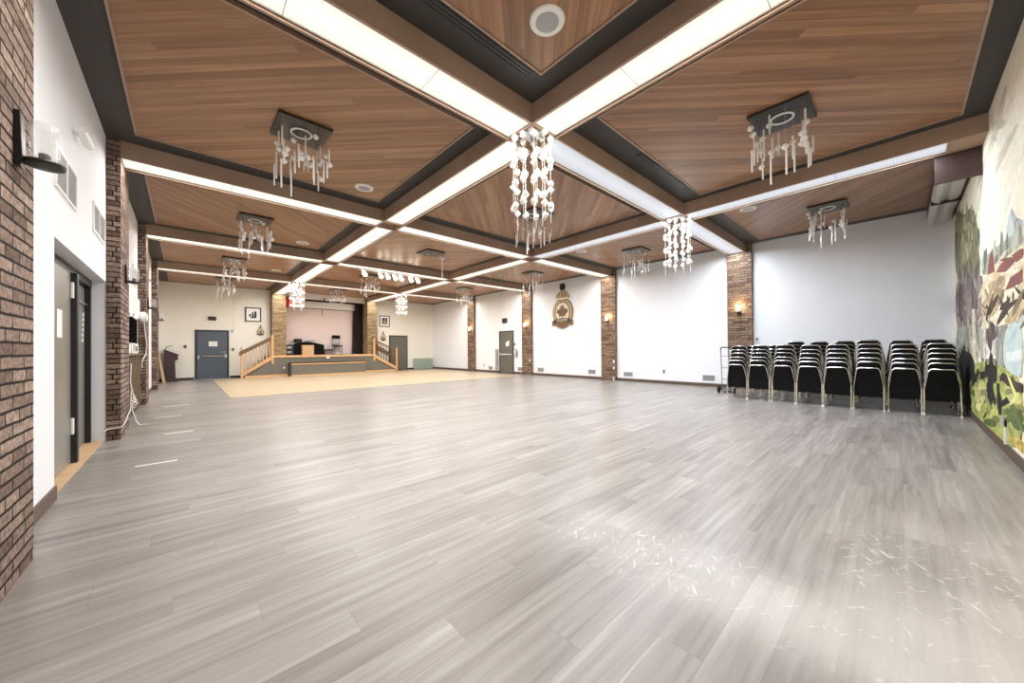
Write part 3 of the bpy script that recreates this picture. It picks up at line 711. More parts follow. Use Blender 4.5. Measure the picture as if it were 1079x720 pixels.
# ------------------------------------------------------------------ crests and pictures
def ell(cx, cz, rx, rz, n=28, a0=0, a1=2*PI):
    return [(cx+rx*math.cos(a0+(a1-a0)*i/n), cz+rz*math.sin(a0+(a1-a0)*i/n)) for i in range(n)]
LEAF = [(0, -.5), (.03, -.22), (.30, -.26), (.24, -.14), (.5, .08), (.42, .12), (.46, .28), (.28, .24), (.24, .34), (.12, .2), (.16, .5), (.06, .42), (0, .62)]
LEAF = LEAF + [(-x, z) for x, z in reversed(LEAF[1:-1])]
def crest(s, plane, fn, label, letters, rot, group=None):
    """crown on an oval ring with a leaf and a name ribbon; drawn in (u, z), s = overall height; fn maps to a wall"""
    def P(poly, d0, d1, name, mat, par):
        m = MB(); m.prism(poly, 'xz', d0, d1); m.v = [fn(a, d+.004, z) for a, d, z in m.v]; return m.build(name, mat, par)
    root = empty('crest', fn(0, 0, 0), label, 'crest', group)
    k = s/1.76
    S = lambda pl: [(x*k, z*k) for x, z in pl]
    P(S(ell(0, .62, .54, .60)), 0, .02, 'ring_back', 'crest_brown', root)
    P(S(ell(0, .62, .50, .56)), .02, .032, 'ring', 'gold', root)
    P(S(ell(0, .62, .38, .44)), .032, .04, 'ring_edge', 'crest_dark', root)
    P(S(ell(0, .62, .35, .41)), .04, .046, 'field', 'crest_cream', root)
    P(S([(x*.62, z*.56+.60) for x, z in LEAF]), .046, .07, 'leaf', 'crest_brown', root)
    P(S([(-.33, 1.17), (-.36, 1.26), (-.30, 1.38), (-.14, 1.50), (0, 1.56), (.14, 1.50), (.30, 1.38), (.36, 1.26), (.33, 1.17)]), 0, .05, 'crown', 'gold', root)
    for u in (-.17, 0, .17): P(S([(u-.02, 1.24), (u-.012, 1.47), (u+.012, 1.47), (u+.02, 1.24)]), .05, .062, 'crown_arch', 'crest_brown', root)
    P(S([(-.33, 1.16), (.33, 1.16), (.33, 1.23), (-.33, 1.23)]), .05, .065, 'crown_band', 'crest_cream', root)
    P(S(ell(0, 1.68, .13, .15, 20)), 0, .06, 'orb', 'crest_dark', root)
    P(S([(-.54, .27), (-.40, .34), (-.2, .38), (0, .395), (.2, .38), (.40, .34), (.54, .27), (.52, .06), (.36, .12), (.2, .0), (0, -.05), (-.2, .0), (-.36, .12), (-.52, .06)]), .046, .075, 'ribbon', 'crest_brown', root)
    P(S([(-.44, .18), (-.2, .22), (0, .235), (.2, .22), (.44, .18), (.44, .31), (.2, .36), (0, .375), (-.2, .36), (-.44, .31)]), .075, .08, 'name_strip', 'crest_dark', root)
    if letters:
        text_mesh('lettering', 'LEGION', .16*k, 'crest_cream', root, fn(0, .086, .295*k), rot)
        text_mesh('lettering', 'CANADIAN', .085*k, 'crest_brown', root, fn(0, .034, 1.10*k), rot)
    return root
crest(1.78, XP, lambda u, d, z: (XP-d, 9.57-u, 2.08+z), 'large brown and gold crest with crown and leaf on the white wall', True, (PI/2, 0, -PI/2))
crest(.46, YS, lambda u, d, z: (2.60+u, YS-d*.4, 1.93+z), 'small crest on the far wall above the left stair rail', False, (PI/2, 0, 0))
crest(.52, YS, lambda u, d, z: (8.47+u, YS-d*.4, 1.74+z), 'small crest on the far wall above the right stair rail', False, (PI/2, 0, 0))
def picture(x0, x1, z0, z1, label, art):
    o = empty('framed_picture', ((x0+x1)/2, YS, z0), label, 'picture')
    m = MB(); e = .045; y0, y1 = YS-.035, YS
    m.box(x0, x1, y0, y1, z0, z0+e).box(x0, x1, y0, y1, z1-e, z1).box(x0, x0+e, y0, y1, z0+e, z1-e).box(x1-e, x1, y0, y1, z0+e, z1-e); m.build('frame', 'crest_dark', o)
    MB().box(x0+e, x1-e, YS-.016, YS-.001, z0+e, z1-e).build('mat_board', 'paper', o)
    art(o, (x0+x1)/2, (z0+z1)/2)
def art1(o, cx, cz):
    m = MB(); y0, y1 = YS-.019, YS-.016
    for u, w, h, dz in ((-.12, .09, .15, -.03), (-.02, .08, .26, .0), (.08, .11, .30, .02), (.0, .26, .09, -.13)):
        m.prism([(cx+u-w/2, cz+dz-h/2), (cx+u+w/2, cz+dz-h/2+.02), (cx+u+w/3, cz+dz+h/2), (cx+u-w/3, cz+dz+h/2-.03)], 'xz', y0, y1)
    m.build('drawing', 'crest_dark', o)
def art2(o, cx, cz):
    MB().box(cx-.15, cx+.15, YS-.018, YS-.016, cz-.19, cz+.19).build('photograph', 'crest_dark', o)
    m = MB(); m.prism([(cx-.10, cz-.17), (cx+.10, cz-.17), (cx+.08, cz-.02), (cx+.03, cz+.03), (cx-.03, cz+.03), (cx-.08, cz-.02)], 'xz', YS-.02, YS-.018)
    m.prism(ell(cx, cz+.08, .045, .06, 16), 'xz', YS-.02, YS-.018); m.build('sitter', 'gold', o)
picture(2.02, 2.63, 2.56, 3.22, 'framed dark sketch on white mat, left of the stage', art1)
picture(8.25, 8.86, 2.55, 3.20, 'framed portrait on white mat, right of the stage', art2)

# ------------------------------------------------------------------ stage
SY = 19.5; PXL, PXR = 2.95, 7.62
st = empty('stage_platform', (5.3, SY, 0), 'low grey stage platform with oak edge trim', 'stage')
MB().box(PXL, PXR, SY, YS+T, 0, DK-.02).build('body', 'stage_grey', st)
MB().box(PXL, PXR, SY-.03, YS, DK-.02, DK).build('deck', 'oak', st)
MB().box(PXL, PXR, SY-.05, SY-.001, DK-.10, DK+.005).build('edge_trim', 'oak', st, bevel=.005)
MB().box(PXL, PXL+.62, SY-.045, SY-.001, 0, .11).build('base_trim', 'oak', st, bevel=.005)
MB().box(PXR-.5, PXR, SY-.045, SY-.001, 0, .10).build('base_trim', 'oak', st, bevel=.005)
MB().box(3.38, 3.43, SY-.012, SY-.001, .36, .46).build('outlet', 'white_plastic', st)
MB().box(5.20, 5.36, SY-.065, SY-.05, .80, .90).build('wall_plate', 'white_plastic', st)
bn_ = empty('stage_step', (5.3, 19.1, 0), 'long low grey step with oak nosing against the stage front', 'step')
MB().box(3.62, 7.0, 19.07, SY-.052, .0, .60).build('body', 'stage_grey', bn_)
MB().box(3.58, 7.04, 19.03, SY-.052, .60, .645).build('tread', 'stage_grey', bn_)
MB().box(3.60, 7.02, 19.03, 19.068, .545, .645).build('nosing', 'oak', bn_, bevel=.005)
MB().box(3.60, 7.02, 19.03, 19.068, 0, .07).build('base_trim', 'oak', bn_, bevel=.005)
MB().box(3.56, 3.615, 19.03, SY-.052, 0, .64).build('end_panel', 'black_paint', bn_)
def stair(xb, xt, name, label, left):
    r = empty(name, ((xb+xt)/2, SY, 0), label, 'stair')
    s = 1 if xt > xb else -1; n = 5
    for k in range(n):
        a = xb+(xt-xb)*k/n; b = xt
        x0, x1 = sorted((a, b)); z = DK*(k+1)/n*.98
        x0_, x1_ = sorted((a, a+(xt-xb)/n)); MB().box(x0_, x1_, SY+.05, YS-.002, 0, z).build('step', 'stage_grey', r)
    MB().box(min(xb+s*.06, xt), max(xb+s*.06, xt), SY-.03, SY+.011, 0, .10).build('base_trim', 'oak', r, bevel=.004)
    # side panel below the stringer, then the oak stringer itself
    MB().prism([(xb, 0), (xt, 0), (xt, DK-.18), (xb+s*.14, .02)], 'xz', SY+.012, SY+.045).build('side_panel', 'stage_grey', r)
    MB().prism([(xb-s*.02, .09), (xb-s*.02, .26), (xt, DK+.02), (xt, DK-.17)], 'xz', SY-.02, SY+.012).build('stringer', 'oak', r)
    MB().box(min(xb-.05*s-.04, xb-.05*s+.04), xb-.05*s+.04, SY-.05, SY+.03, 0, 1.38 if left else 1.33).build('newel', 'oak', r, bevel=.006)
    MB().box(xt-.045, xt+.045, SY-.06, SY-.052+.09, .60, 1.93 if left else 1.83).build('newel', 'oak', r, bevel=.006)
    rail0, rail1 = (1.10, 1.80) if left else (1.16, 1.74)
    ext = .16 if left else 0
    sl_ = (rail1-rail0)/(xt-xb); x0 = xb-s*ext
    if left:
        MB().prism([(x0, rail0-abs(sl_)*ext-.02), (x0+s*.02, rail0-abs(sl_)*ext+.17), (xt-s*.05, rail1+.06), (xt-s*.05, rail1-.12)], 'xz', SY-.085, SY-.045).build('handrail', 'oak_dark', r, bevel=.006)
    else:
        MB().prism([(xb, rail0-.02), (xb, rail0+.05), (xt, rail1+.06), (xt, rail1-.01)], 'xz', SY-.035, SY+.01).build('handrail', 'oak_dark', r, bevel=.006)
    nb = 8
    for k in range(nb):
        x = xb+(xt-xb)*(k+.75)/(nb+.5); u = (x-xb)/(xt-xb)
        zb, zt = .26+u*(DK-.24), rail0+u*(rail1-rail0)
        MB().box(x-.02, x+.02, SY-.02, SY+.02, zb-.02, zt+.02).build('baluster', 'pine' if left else 'oak_dark', r)
    if not left:
        a, b = xb+(xt-xb)*.28, xb+(xt-xb)*.92; za = lambda x: .62+(x-xb)/(xt-xb)*.68
        MB().prism([(a, za(a)), (b, za(b)), (b, za(b)+.24), (a, za(a)+.24)], 'xz', SY-.05, SY-.022).build('rail_panel', 'crest_dark', r)
        m = MB()
        for k in range(7):
            x = a+(b-a)*(k+.5)/7; m.box(x-.05, x+.05, SY-.055, SY-.05, za(x)+.06, za(x)+.18)
        m.build('panel_print', 'crest_brown', r)
stair(1.87, PXL, 'stage_stair', 'oak trimmed stair with sloping handrail on the left of the stage', True)
stair(8.86, PXR, 'stage_stair', 'oak trimmed stair with dark rail panel on the right of the stage', False)
# upper white housings, screen, flag, curtain
vb = empty('projection_screen', (5.3, 20.95, 1.0), 'pale pink projection screen lowered at the back of the stage', 'projection screen')
MB().box(3.58, 7.17, 20.88, 21.06, 3.43, 3.78).build('screen_case', 'white_paint', vb, bevel=.01)
MB().box(3.60, 7.10, 20.92, 21.02, 3.40, 3.429).build('case_shadow_strip', 'crest_dark', vb)  # dark strip standing in for the shadow beneath the screen case
MB().prism([(3.7, 1.02), (6.93, 1.02), (7.0, 3.40), (3.7, 3.40)], 'xz', 20.96, 20.97).build('screen_fabric', 'screen_pink', vb)
MB().box(3.72, 6.92, 20.94, 20.99, 1.0, 1.02).build('bottom_bar', 'white_paint', vb)
MB().tube([(5.42, 20.94, 3.40), (5.42, 20.94, 3.06)], .012, 6).build('pull_cord', 'crest_dark', vb)
va = empty('stage_valance', (5.45, 20.2, 3.8), 'long white valance box across the top of the stage opening', 'valance')
MB().box(SX0+.02, SX1-.02, 20.12, YS-.001, 3.80, ZC-.001).build('board', 'white_paint', va, bevel=.005)
MB().lathe([(.05, 0), (.05, -.03), (.001, -.04)], (5.30, 20.119, 3.83), 12, 'y').build('knob', 'crest_dark', va)
fg = empty('flag', (3.80, 20.06, 3.4), 'red and white flag hanging by the left stage pier', 'flag')
def wavy(x0, x1, z0, z1, y, mat, name):
    m = MB(); n = 10
    for k in range(n):
        a, b = x0+(x1-x0)*k/n, x0+(x1-x0)*(k+1)/n; ya, yb = y+.02*math.sin(a*22), y+.02*math.sin(b*22)
        i = len(m.v); m.v += [(a, ya, z0), (b, yb, z0), (b, yb, z1), (a, ya, z1), (a, ya+.006, z0), (b, yb+.006, z0), (b, yb+.006, z1), (a, ya+.006, z1)]
        for q in ((0, 1, 2, 3), (5, 4, 7, 6), (0, 4, 5, 1), (3, 2, 6, 7), (1, 5, 6, 2), (0, 3, 7, 4)): m.face([i+z for z in q])
    return m.build(name, mat, fg)
wavy(3.55, 3.86, 3.33, 3.80, 20.07, 'red', 'red_band'); wavy(3.86, 4.22, 3.33, 3.80, 20.07, 'cloth_white', 'white_band')
m = MB().prism([(4.06+x*.26, 3.55+z*.26) for x, z in LEAF], 'xz', 20.035, 20.042); m.build('leaf', 'red', fg)
MB().tube([(3.53, 20.075, 3.81), (4.26, 20.075, 3.81)], .012, 6).build('pole', 'oak_dark', fg)
cu = MB(); n = 26; pts = [(6.98+.40*k/n + (.0), 20.55+.05*math.sin(k*2.0)) for k in range(n+1)]
for k in range(n):
    (a, ya), (b, yb) = pts[k], pts[k+1]
    i = len(cu.v); cu.v += [(a, ya, DK), (b, yb, DK), (b, yb, 3.9), (a, ya, 3.9), (a, ya+.02, DK), (b, yb+.02, DK), (b, yb+.02, 3.9), (a, ya+.02, 3.9)]
    for q in ((0, 1, 2, 3), (5, 4, 7, 6), (0, 4, 5, 1), (3, 2, 6, 7), (1, 5, 6, 2), (0, 3, 7, 4)): cu.face([i+z for z in q])
tag(cu.build('stage_curtain', 'curtain'), 'dark pleated curtain on the right of the stage opening', 'curtain')
# things on the stage
am = empty('amplifier_rack', (3.80, 20.5, DK), 'black equipment rack with two pale labels at the left of the stage', 'equipment rack')
MB().box(3.62, 3.98, 20.35, 20.75, DK, 1.50).build('cabinet', 'black_plastic', am, bevel=.01)
for z in (1.08, 1.31): MB().box(3.68, 3.88, 20.342, 20.35, z, z+.10).build('label_plate', 'grille_grey', am)
ct = empty('draped_table', (4.7, 20.6, DK), 'table piled with black equipment covers on the stage', 'table')
MB().prism([(4.0, DK), (5.42, DK), (5.40, 1.5), (5.15, 1.56), (4.9, 1.62), (4.6, 1.66), (4.2, 1.60), (4.02, 1.5)], 'xz', 20.55, 20.85).build('cover', 'black_fabric', ct, bevel=.03)
bx_ = MB().box(4.33, 4.86, 20.30, 20.53, DK, 1.48).build('wooden_box', 'oak', None, bevel=.01); tag(bx_, 'light oak box standing in front of the black covers on the stage', 'box')
MB().box(4.37, 4.82, 20.295, 20.30, 1.02, 1.44).build('front_panel', 'pine', bx_)
dr = empty('drum', (4.12, 20.52, 1.5), 'round black drum on top of the black covers', 'drum')
MB().lathe([(.17, 1.56), (.18, 1.57), (.18, 1.72), (.17, 1.73)], (4.22, 20.68, .06), 20).build('shell', 'black_plastic', dr)
MB().lathe([(.175, 1.73), (.175, 1.738), (.01, 1.74)], (4.22, 20.68, .06), 20).build('skin', 'black_fabric', dr)
kb = MB().box(4.5, 4.98, 20.6, 20.78, 1.67, 1.73).build('keyboard_case', 'grille_grey', None, bevel=.01); tag(kb, 'pale flat case lying on top of the black covers', 'case')
MB().tube([(4.66, 20.6, 1.70), (4.66, 20.57, 1.70), (4.80, 20.57, 1.70), (4.80, 20.6, 1.70)], .008, 6).build('handle', 'black_plastic', kb)
sc_ = empty('office_chair', (6.05, 20.6, DK), 'tall black chair standing alone on the stage', 'chair')
MB().box(5.86, 6.28, 20.42, 20.82, 1.40, 1.47).build('seat', 'black_fabric', sc_, bevel=.02)
MB().prism([(5.86, 1.85), (6.28, 1.85), (6.26, 2.02), (5.88, 2.02)], 'xz', 20.8, 20.85).build('backrest', 'black_fabric', sc_, bevel=.015)
MB().box(5.87, 6.27, 20.80, 20.84, 1.52, 1.70).build('back_pad', 'grille_grey', sc_, bevel=.01)
for x in (5.88, 6.26):
    MB().tube([(x, 20.83, DK), (x, 20.83, 1.45), (x, 20.84, 2.02)], .014, 6).build('leg', 'black_metal', sc_)
    MB().tube([(x, 20.44, DK), (x, 20.44, 1.42)], .014, 6).build('leg', 'black_metal', sc_)
be = empty('low_bench', (5.6, 20.6, DK), 'low black bench beside the tall chair on the stage', 'bench')
MB().box(5.40, 5.82, 20.45, 20.75, 1.20, 1.26).build('seat', 'black_fabric', be, bevel=.01)
MB().box(5.55, 5.78, 20.5, 20.52, 1.3, 1.46).build('back_panel', 'grille_grey', be)
for x in (5.43, 5.79):
    for y in (20.48, 20.72): MB().tube([(x, y, DK), (x, y, 1.2)], .012, 6).build('leg', 'black_metal', be)
MB().tube([(5.60, 20.52, 1.26), (5.60, 20.52, 1.32)], .01, 6).build('post', 'black_metal', be)
# folded table leaning by the far corner
ft_ = empty('folded_table', (11.0, 20.2, 0), 'grey green folded table standing on edge in the far corner', 'table')
m = MB().prism([(10.36, .02), (11.58, .02), (11.62, .06), (11.62, .62), (11.58, .66), (10.36, .66), (10.32, .62), (10.32, .06)], 'xz', 20.16, 20.20); m.build('tabletop', 'green_table', ft_)
MB().box(10.36, 11.58, 20.20, 20.23, .0, .05).build('edge_frame', 'steel', ft_)
for x in (10.6, 11.3): MB().tube([(x, 20.215, .05), (x, 20.215, .6)], .014, 6).build('leg', 'steel', ft_)
# ------------------------------------------------------------------ lectern and board
le = empty('lectern', (-.42, 19.95, 0), 'dark plum lectern in the far corner by the lectern pier', 'lectern')
MB().prism([(-.62, .05), (-.24, .05), (-.24, .10), (-.29, .14), (-.31, .82), (-.22, .88), (-.22, 1.06), (-.62, 1.26)], 'xz', 19.72, 20.18).build('body', 'plum', le, bevel=.012)
MB().box(-.64, -.20, 19.68, 20.22, 0, .06).build('foot', 'plum', le, bevel=.01)
MB().prism([(-.64, 1.27), (-.19, 1.045), (-.19, 1.075), (-.64, 1.30)], 'xz', 19.68, 20.22).build('sloping_top', 'plum', le, bevel=.006)
MB().tube([(-.58, 19.9, 1.26), (-.57, 19.9, 1.36), (-.50, 19.9, 1.42), (-.38, 19.9, 1.43)], .012, 8).build('microphone', 'black_metal', le)
pbd = MB().prism([(-.775, 1.22), (-.74, 1.22), (-.56, .0), (-.64, .0)], 'xz', 19.02, 19.30).build('plank_board', 'pine', None, bevel=.004); tag(pbd, 'pale wooden board leaning on the wall beside the lectern', 'board')
# ------------------------------------------------------------------ serving hatch
hn = struct('wall_recess', MB().box(-1.5, -1.4, HY0, HY1, 0, 2.3).box(-1.4, XL-TL, HY0-.1, HY0, 0, 2.3).box(-1.4, XL-TL, HY1, HY1+.1, 0, 2.3).box(-1.5, XL-TL, HY0-.1, HY1+.1, 2.3, 2.4).box(-1.4, XL-.002, HY1-.02, HY1-.001, 1.17, HZ1-.001).box(-1.4, XL-.002, HY0+.001, HY0+.02, 1.17, HZ1-.001).box(-1.4, XL-.002, HY0+.02, HY1-.02, HZ1-.02, HZ1-.001), 'hatch_dark')
hc = empty('hatch_counter', (-.74, 9.8, 0), 'serving counter front of upright brown boards past the double doors', 'counter')
MB().box(-1.25, XL+.10, HY0+.02, HY1-.02, 1.121, 1.16).build('counter_top', 'hatch_board', hc, bevel=.006)
m = MB()
y = HY0+.02
while y < HY1-.1: m.box(XL+.001, XL+(.06 if int(y/.15) % 2 else .025), y, y+.14, .02, 1.115); y += .15
m.build('board_front', 'hatch_board', hc, bevel=.004)
MB().box(XL+.001, XL+.02, HY0+.02, HY1-.02, .02, 1.11).build('backing', 'base_dark', hc)
vw = MB(); n = 40
for k in range(n):
    ya, yb = HY0+.05+(HY1-.25-HY0)*k/n, HY0+.05+(HY1-.25-HY0)*(k+1)/n
    xa, xb_ = XL+.035+.018*math.sin(k*1.3), XL+.035+.018*math.sin((k+1)*1.3)
    za, zb = 1.95-.10*abs(math.sin(k*.25)), 1.95-.10*abs(math.sin((k+1)*.25)); i = len(vw.v)
    vw.v += [(xa, ya, za), (xb_, yb, zb), (xb_, yb, 2.32), (xa, ya, 2.32), (xa-.012, ya, za), (xb_-.012, yb, zb), (xb_-.012, yb, 2.32), (xa-.012, ya, 2.32)]
    for q in ((0, 1, 2, 3), (5, 4, 7, 6), (0, 4, 5, 1), (3, 2, 6, 7), (1, 5, 6, 2), (0, 3, 7, 4)): vw.face([i+z for z in q])
tag(vw.build('hatch_valance', 'cloth_white'), 'white cloth valance hanging above the serving hatch', 'valance')
for (y0, y1, h, l_) in ((8.60, 8.95, .17, 'plain white box on the serving counter nearest the pier'), (9.25, 10.3, .19, 'white appliance with dark dial on the serving counter')):
    o = MB().box(XL-.12, XL+.09, y0, y1, 1.161, 1.161+h).build('white_box', 'white_paint', None, bevel=.01); tag(o, l_, 'appliance' if y0 > 9 else 'box')
    if y0 > 9:
        MB().lathe([(.05, 0), (.05, .012), (.001, .014)], (XL+.09, 9.9, 1.25), 14, 'x').build('dial', 'black_plastic', o)
        MB().box(XL+.09, XL+.096, 9.35, 9.7, 1.2, 1.32).build('panel', 'grille_grey', o)
rd = empty('wall_fan', (XL, 11.0, 1.92), 'round white wall fan with hanging white cord beside the hatch', 'fan')
MB().lathe([(.05, 0), (.09, .03), (.115, .07), (.115, .12), (.09, .155), (.03, .17)], (XL+.02, 10.95, 1.93), 20, 'x').build('housing', 'white_paint', rd, smooth=True)
MB().lathe([(.1, .121), (.1, .13), (.02, .135)], (XL+.04, 10.95, 1.93), 20, 'x').build('grille', 'grille_grey', rd)
MB().tube([(XL+.13, 10.97, 1.83), (XL+.14, 11.02, 1.62), (XL+.16, 11.12, 1.35), (XL+.15, 11.10, 1.14), (XL+.11, 10.95, 1.03), (XL+.10, 10.9, .86)], .011, 8).build('cord', 'white_paint', rd)
o = fit('wall_picture', (XL, XL+.03, 10.3, 11.0, 2.55, 2.95), 'white_paint', 'pale framed panel on the wall above the serving hatch', 'picture')
MB().box(XL+.03, XL+.034, 10.36, 10.94, 2.61, 2.89).build('panel', 'grille_grey', o)
o = fit('wall_device', (XL, XL+.07, 13.6, 13.75, 3.05, 3.2), 'white_plastic', 'white box high on the wall past the hatch pier', 'sensor')
MB().lathe([(.04, 0), (.03, .03), (.001, .035)], (XL+.07, 13.67, 3.12), 12, 'x').build('dome', 'grille_grey', o)
# white cables by the first pier
o = MB().tube([(XL+.01, 6.9, .17), (XL+.02, 7.16, .16), (XLP+.015, 7.168, .17), (XLP+.02, 7.4, .20), (XLP+.02, 8.1, .3), (XLP+.02, 8.17, .55), (XLP+.03, 8.2, .62)], .006, 6).build('cable', 'white_paint')
tag(o, 'white cable running low round the brick pier by the double doors', 'cable')
cb = empty('tangled_cable', (XLP, 8.3, 0), 'tangle of white cable hanging to the floor beside the pier', 'cable')
MB().tube([(XLP+.01, 8.3, 1.0), (XLP+.0, 8.32, .7), (XLP+.03, 8.34, .5), (XLP+.02, 8.34, .25), (XLP+.06, 8.36, .08), (XLP+.10, 8.32, .01), (XLP+.2, 8.3, .01)], .008, 6).build('cord', 'white_paint', cb)
for k in range(3): MB().tube([(XLP+.02, 8.33, .52-.06*k), (XLP+.05+.015*k, 8.38, .46-.05*k), (XLP+.04, 8.42, .36-.04*k), (XLP+.0, 8.36, .42-.05*k)], .008, 6).build('loop', 'white_paint', cb)
# floor tape
for k, (x0, x1, y) in enumerate(((-.386, -.065, 5.357), (-.231, .091, 7.19), (-.398, -.044, 9.09), (-.355, .074, 10.84))):
    o = MB().box(x0, x1, y-.022, y+.022, .0, .002).build('tape_strip', 'tape')
    tag(o, 'white tape strip on the floor along the door wall, %s from the camera' % ORD[k], 'tape', 'white tape strips on the floor')

# ------------------------------------------------------------------ stacking chairs
def chair():
    root = empty('stacking_chair', (0, 0, 0), '', 'chair')
    R = .0115
    hb = lambda z: .198-(z-.43)*.15                     # half width of the back at height z
    back = []
    for s in (1,):
        ptsL = [(.045, .198, .43), (.02, hb(.6), .60), (-.012, hb(.72), .72), (-.02, hb(.76)-.008, .758), (-.024, hb(.78)-.035, .778)]
        ptsR = [(x, -y, z) for x, y, z in reversed(ptsL)]
        MB().tube(ptsL+ptsR, R, 8).build('back_frame', 'chrome', root, smooth=True)
    m = MB(); z0, z1 = .25, .765  # black back lengthened below the seat to stand in for under-chair shade
    rows = [(.058, .181, z0), (.045, .182, .43), (.016, hb(.6)-.012, .60), (-.014, hb(.72)-.012, .72), (-.022, hb(.76)-.03, .766)]
    for (xa, wa, za), (xb, wb, zb) in zip(rows, rows[1:]):
        i = len(m.v)
        for (x, w_, z) in ((xa, wa, za), (xb, wb, zb)):
            m.v += [(x-.012, -w_, z), (x-.012, w_, z), (x+.02, w_, z), (x+.02, -w_, z)]
        for q in ((0, 1, 5, 4), (1, 2, 6, 5), (2, 3, 7, 6), (3, 0, 4, 7)): m.face([i+a for a in q])
    m.face((3, 2, 1, 0)); k = len(m.v)-4; m.face((k, k+1, k+2, k+3))
    m.build('backrest', 'black_fabric', root)
    m = MB().prism([(.06, -.18), (.06, .18), (.30, .205), (.44, .195), (.465, .15), (.465, -.15), (.44, -.195), (.30, -.205)], 'xy', .405, .455)
    m.build('seat', 'black_fabric', root, bevel=.012)
    m = MB().tube([(.045, .198, .40), (.42, .205, .40)], R, 6).tube([(.045, -.198, .40), (.42, -.205, .40)], R, 6).tube([(.42, -.205, .40), (.42, .205, .40)], R, 6)
    m.build('seat_frame', 'chrome', root)
    for s in (1, -1):
        l = MB().tube([(.045, s*.198, .44), (.0, s*.2, .02)], R, 8).build('leg', 'chrome', root, smooth=True)
        MB().lathe([(.014, .0), (.014, .024), (.010, .03)], (-.001, s*.2, 0), 10).build('foot_cap', 'white_plastic', l)
        l = MB().tube([(.42, s*.205, .40), (.45, s*.2, .02)], R, 8).build('leg', 'chrome', root, smooth=True)
        MB().lathe([(.014, .0), (.014, .024), (.010, .03)], (.451, s*.2, 0), 10).build('foot_cap', 'white_plastic', l)
    return root
ch0 = chair(); first = True
OR = ['lowest', 'second', 'third', 'fourth', 'fifth', 'sixth', 'seventh', 'topmost']
stk = ['first', 'second', 'third', 'fourth', 'fifth', 'sixth', 'seventh', 'eighth']
rj = random.Random(5)
front = [(9.42, 2.585, 6), (9.37, 2.15, 6), (9.36, 1.70, 6), (9.29, 1.268, 6), (9.25, .845, 6), (9.30, .41, 7), (9.34, -.035, 6), (9.30, -.462, 6)]
rear = [(10.42, 2.55, 6), (10.40, 2.12, 6), (10.38, 1.68, 7), (10.36, 1.25, 7), (10.34, .83, 7), (10.40, .42, 6), (10.36, -.01, 7), (10.36, -.44, 7)]
STEP = [.0, .098, .17, .265, .342, .43, .505]
for row, lst in (('front', front), ('rear', rear)):
    for i, (x, y, n) in enumerate(lst):
        for k in range(n):
            o = ch0 if first else copy_tree(ch0); first = False
            o.location = (x+.052*k, y+rj.uniform(-.006, .006), STEP[k]+(.006*(i % 3) if k else 0)); o.rotation_euler = (0, 0, rj.uniform(-.012, .012))
            tag(o, 'black chair with silver frame, %s, %s-row stack, %s from brick pier' % ('lowest' if not k else OR[k]+' from floor' if k < n-1 else 'topmost', row, stk[i]), 'chair', 'stacked black chairs along the white wall')
# hand truck behind the first stack
ht = empty('hand_truck', (10.36, 3.06, 0), 'hand truck with black wheels beside the first chair stack', 'hand truck')
for s in (-1, 1):
    MB().lathe([(.02, -.025), (.085, -.025), (.10, -.015), (.10, .015), (.085, .025), (.02, .025)], (10.30, 3.06+s*.17, .10), 20, 'y').build('wheel', 'black_plastic', ht, smooth=True)
    MB().tube([(10.40, 3.06+s*.12, .03), (10.36, 3.06+s*.12, .5), (10.30, 3.06+s*.12, 1.12)], .013, 8).build('upright', 'chrome', ht)
MB().tube([(10.30, 2.89, .10), (10.30, 3.23, .10)], .012, 8).build('axle', 'black_metal', ht)
MB().tube([(10.30, 2.94, 1.12), (10.28, 2.96, 1.18), (10.28, 3.16, 1.18), (10.30, 3.18, 1.12)], .016, 8).build('handle', 'black_plastic', ht)
MB().box(10.40, 10.62, 2.92, 3.20, .02, .035).build('toe_plate', 'black_metal', ht)
for z in (.35, .65, .95): MB().tube([(10.38-.06*z, 2.94, z), (10.38-.06*z, 3.18, z)], .009, 6).build('crossbar', 'chrome', ht)
# ------------------------------------------------------------------ ceiling-hung screen along the mural wall
sc2 = empty('retracted_screen', (9.5, -.55, 3.7), 'long silver and maroon screen housing under the ceiling beside the mural', 'screen housing')
def shell(x0, x1, name, mat):
    prof = [(-.40, 3.845), (-.40, 3.80), (-.43, 3.755), (-.49, 3.73), (-.54, 3.765), (-.58, 3.775), (-.63, 3.745), (-.69, 3.76), (-.73, 3.80), (-.74, 3.845)]
    MB().prism(prof, 'yz', x0, x1).build(name, mat, sc2)
shell(8.5, 11.66, 'shell', 'shell_silver'); shell(7.90, 8.5, 'shell_cover', 'maroon')
MB().box(9.98, 9.99, -.742, -.395, 3.715, 3.85).build('joint', 'crest_dark', sc2)
MB().prism([(-.74, 3.85), (-.40, 3.85), (-.40, 4.05), (-.74, 4.05)], 'yz', 7.9, 11.62).build('hanger_board', 'maroon', sc2)
MB().box(7.86, 7.90, -.765, -.35, 3.47, 4.05).build('end_plate', 'maroon', sc2)
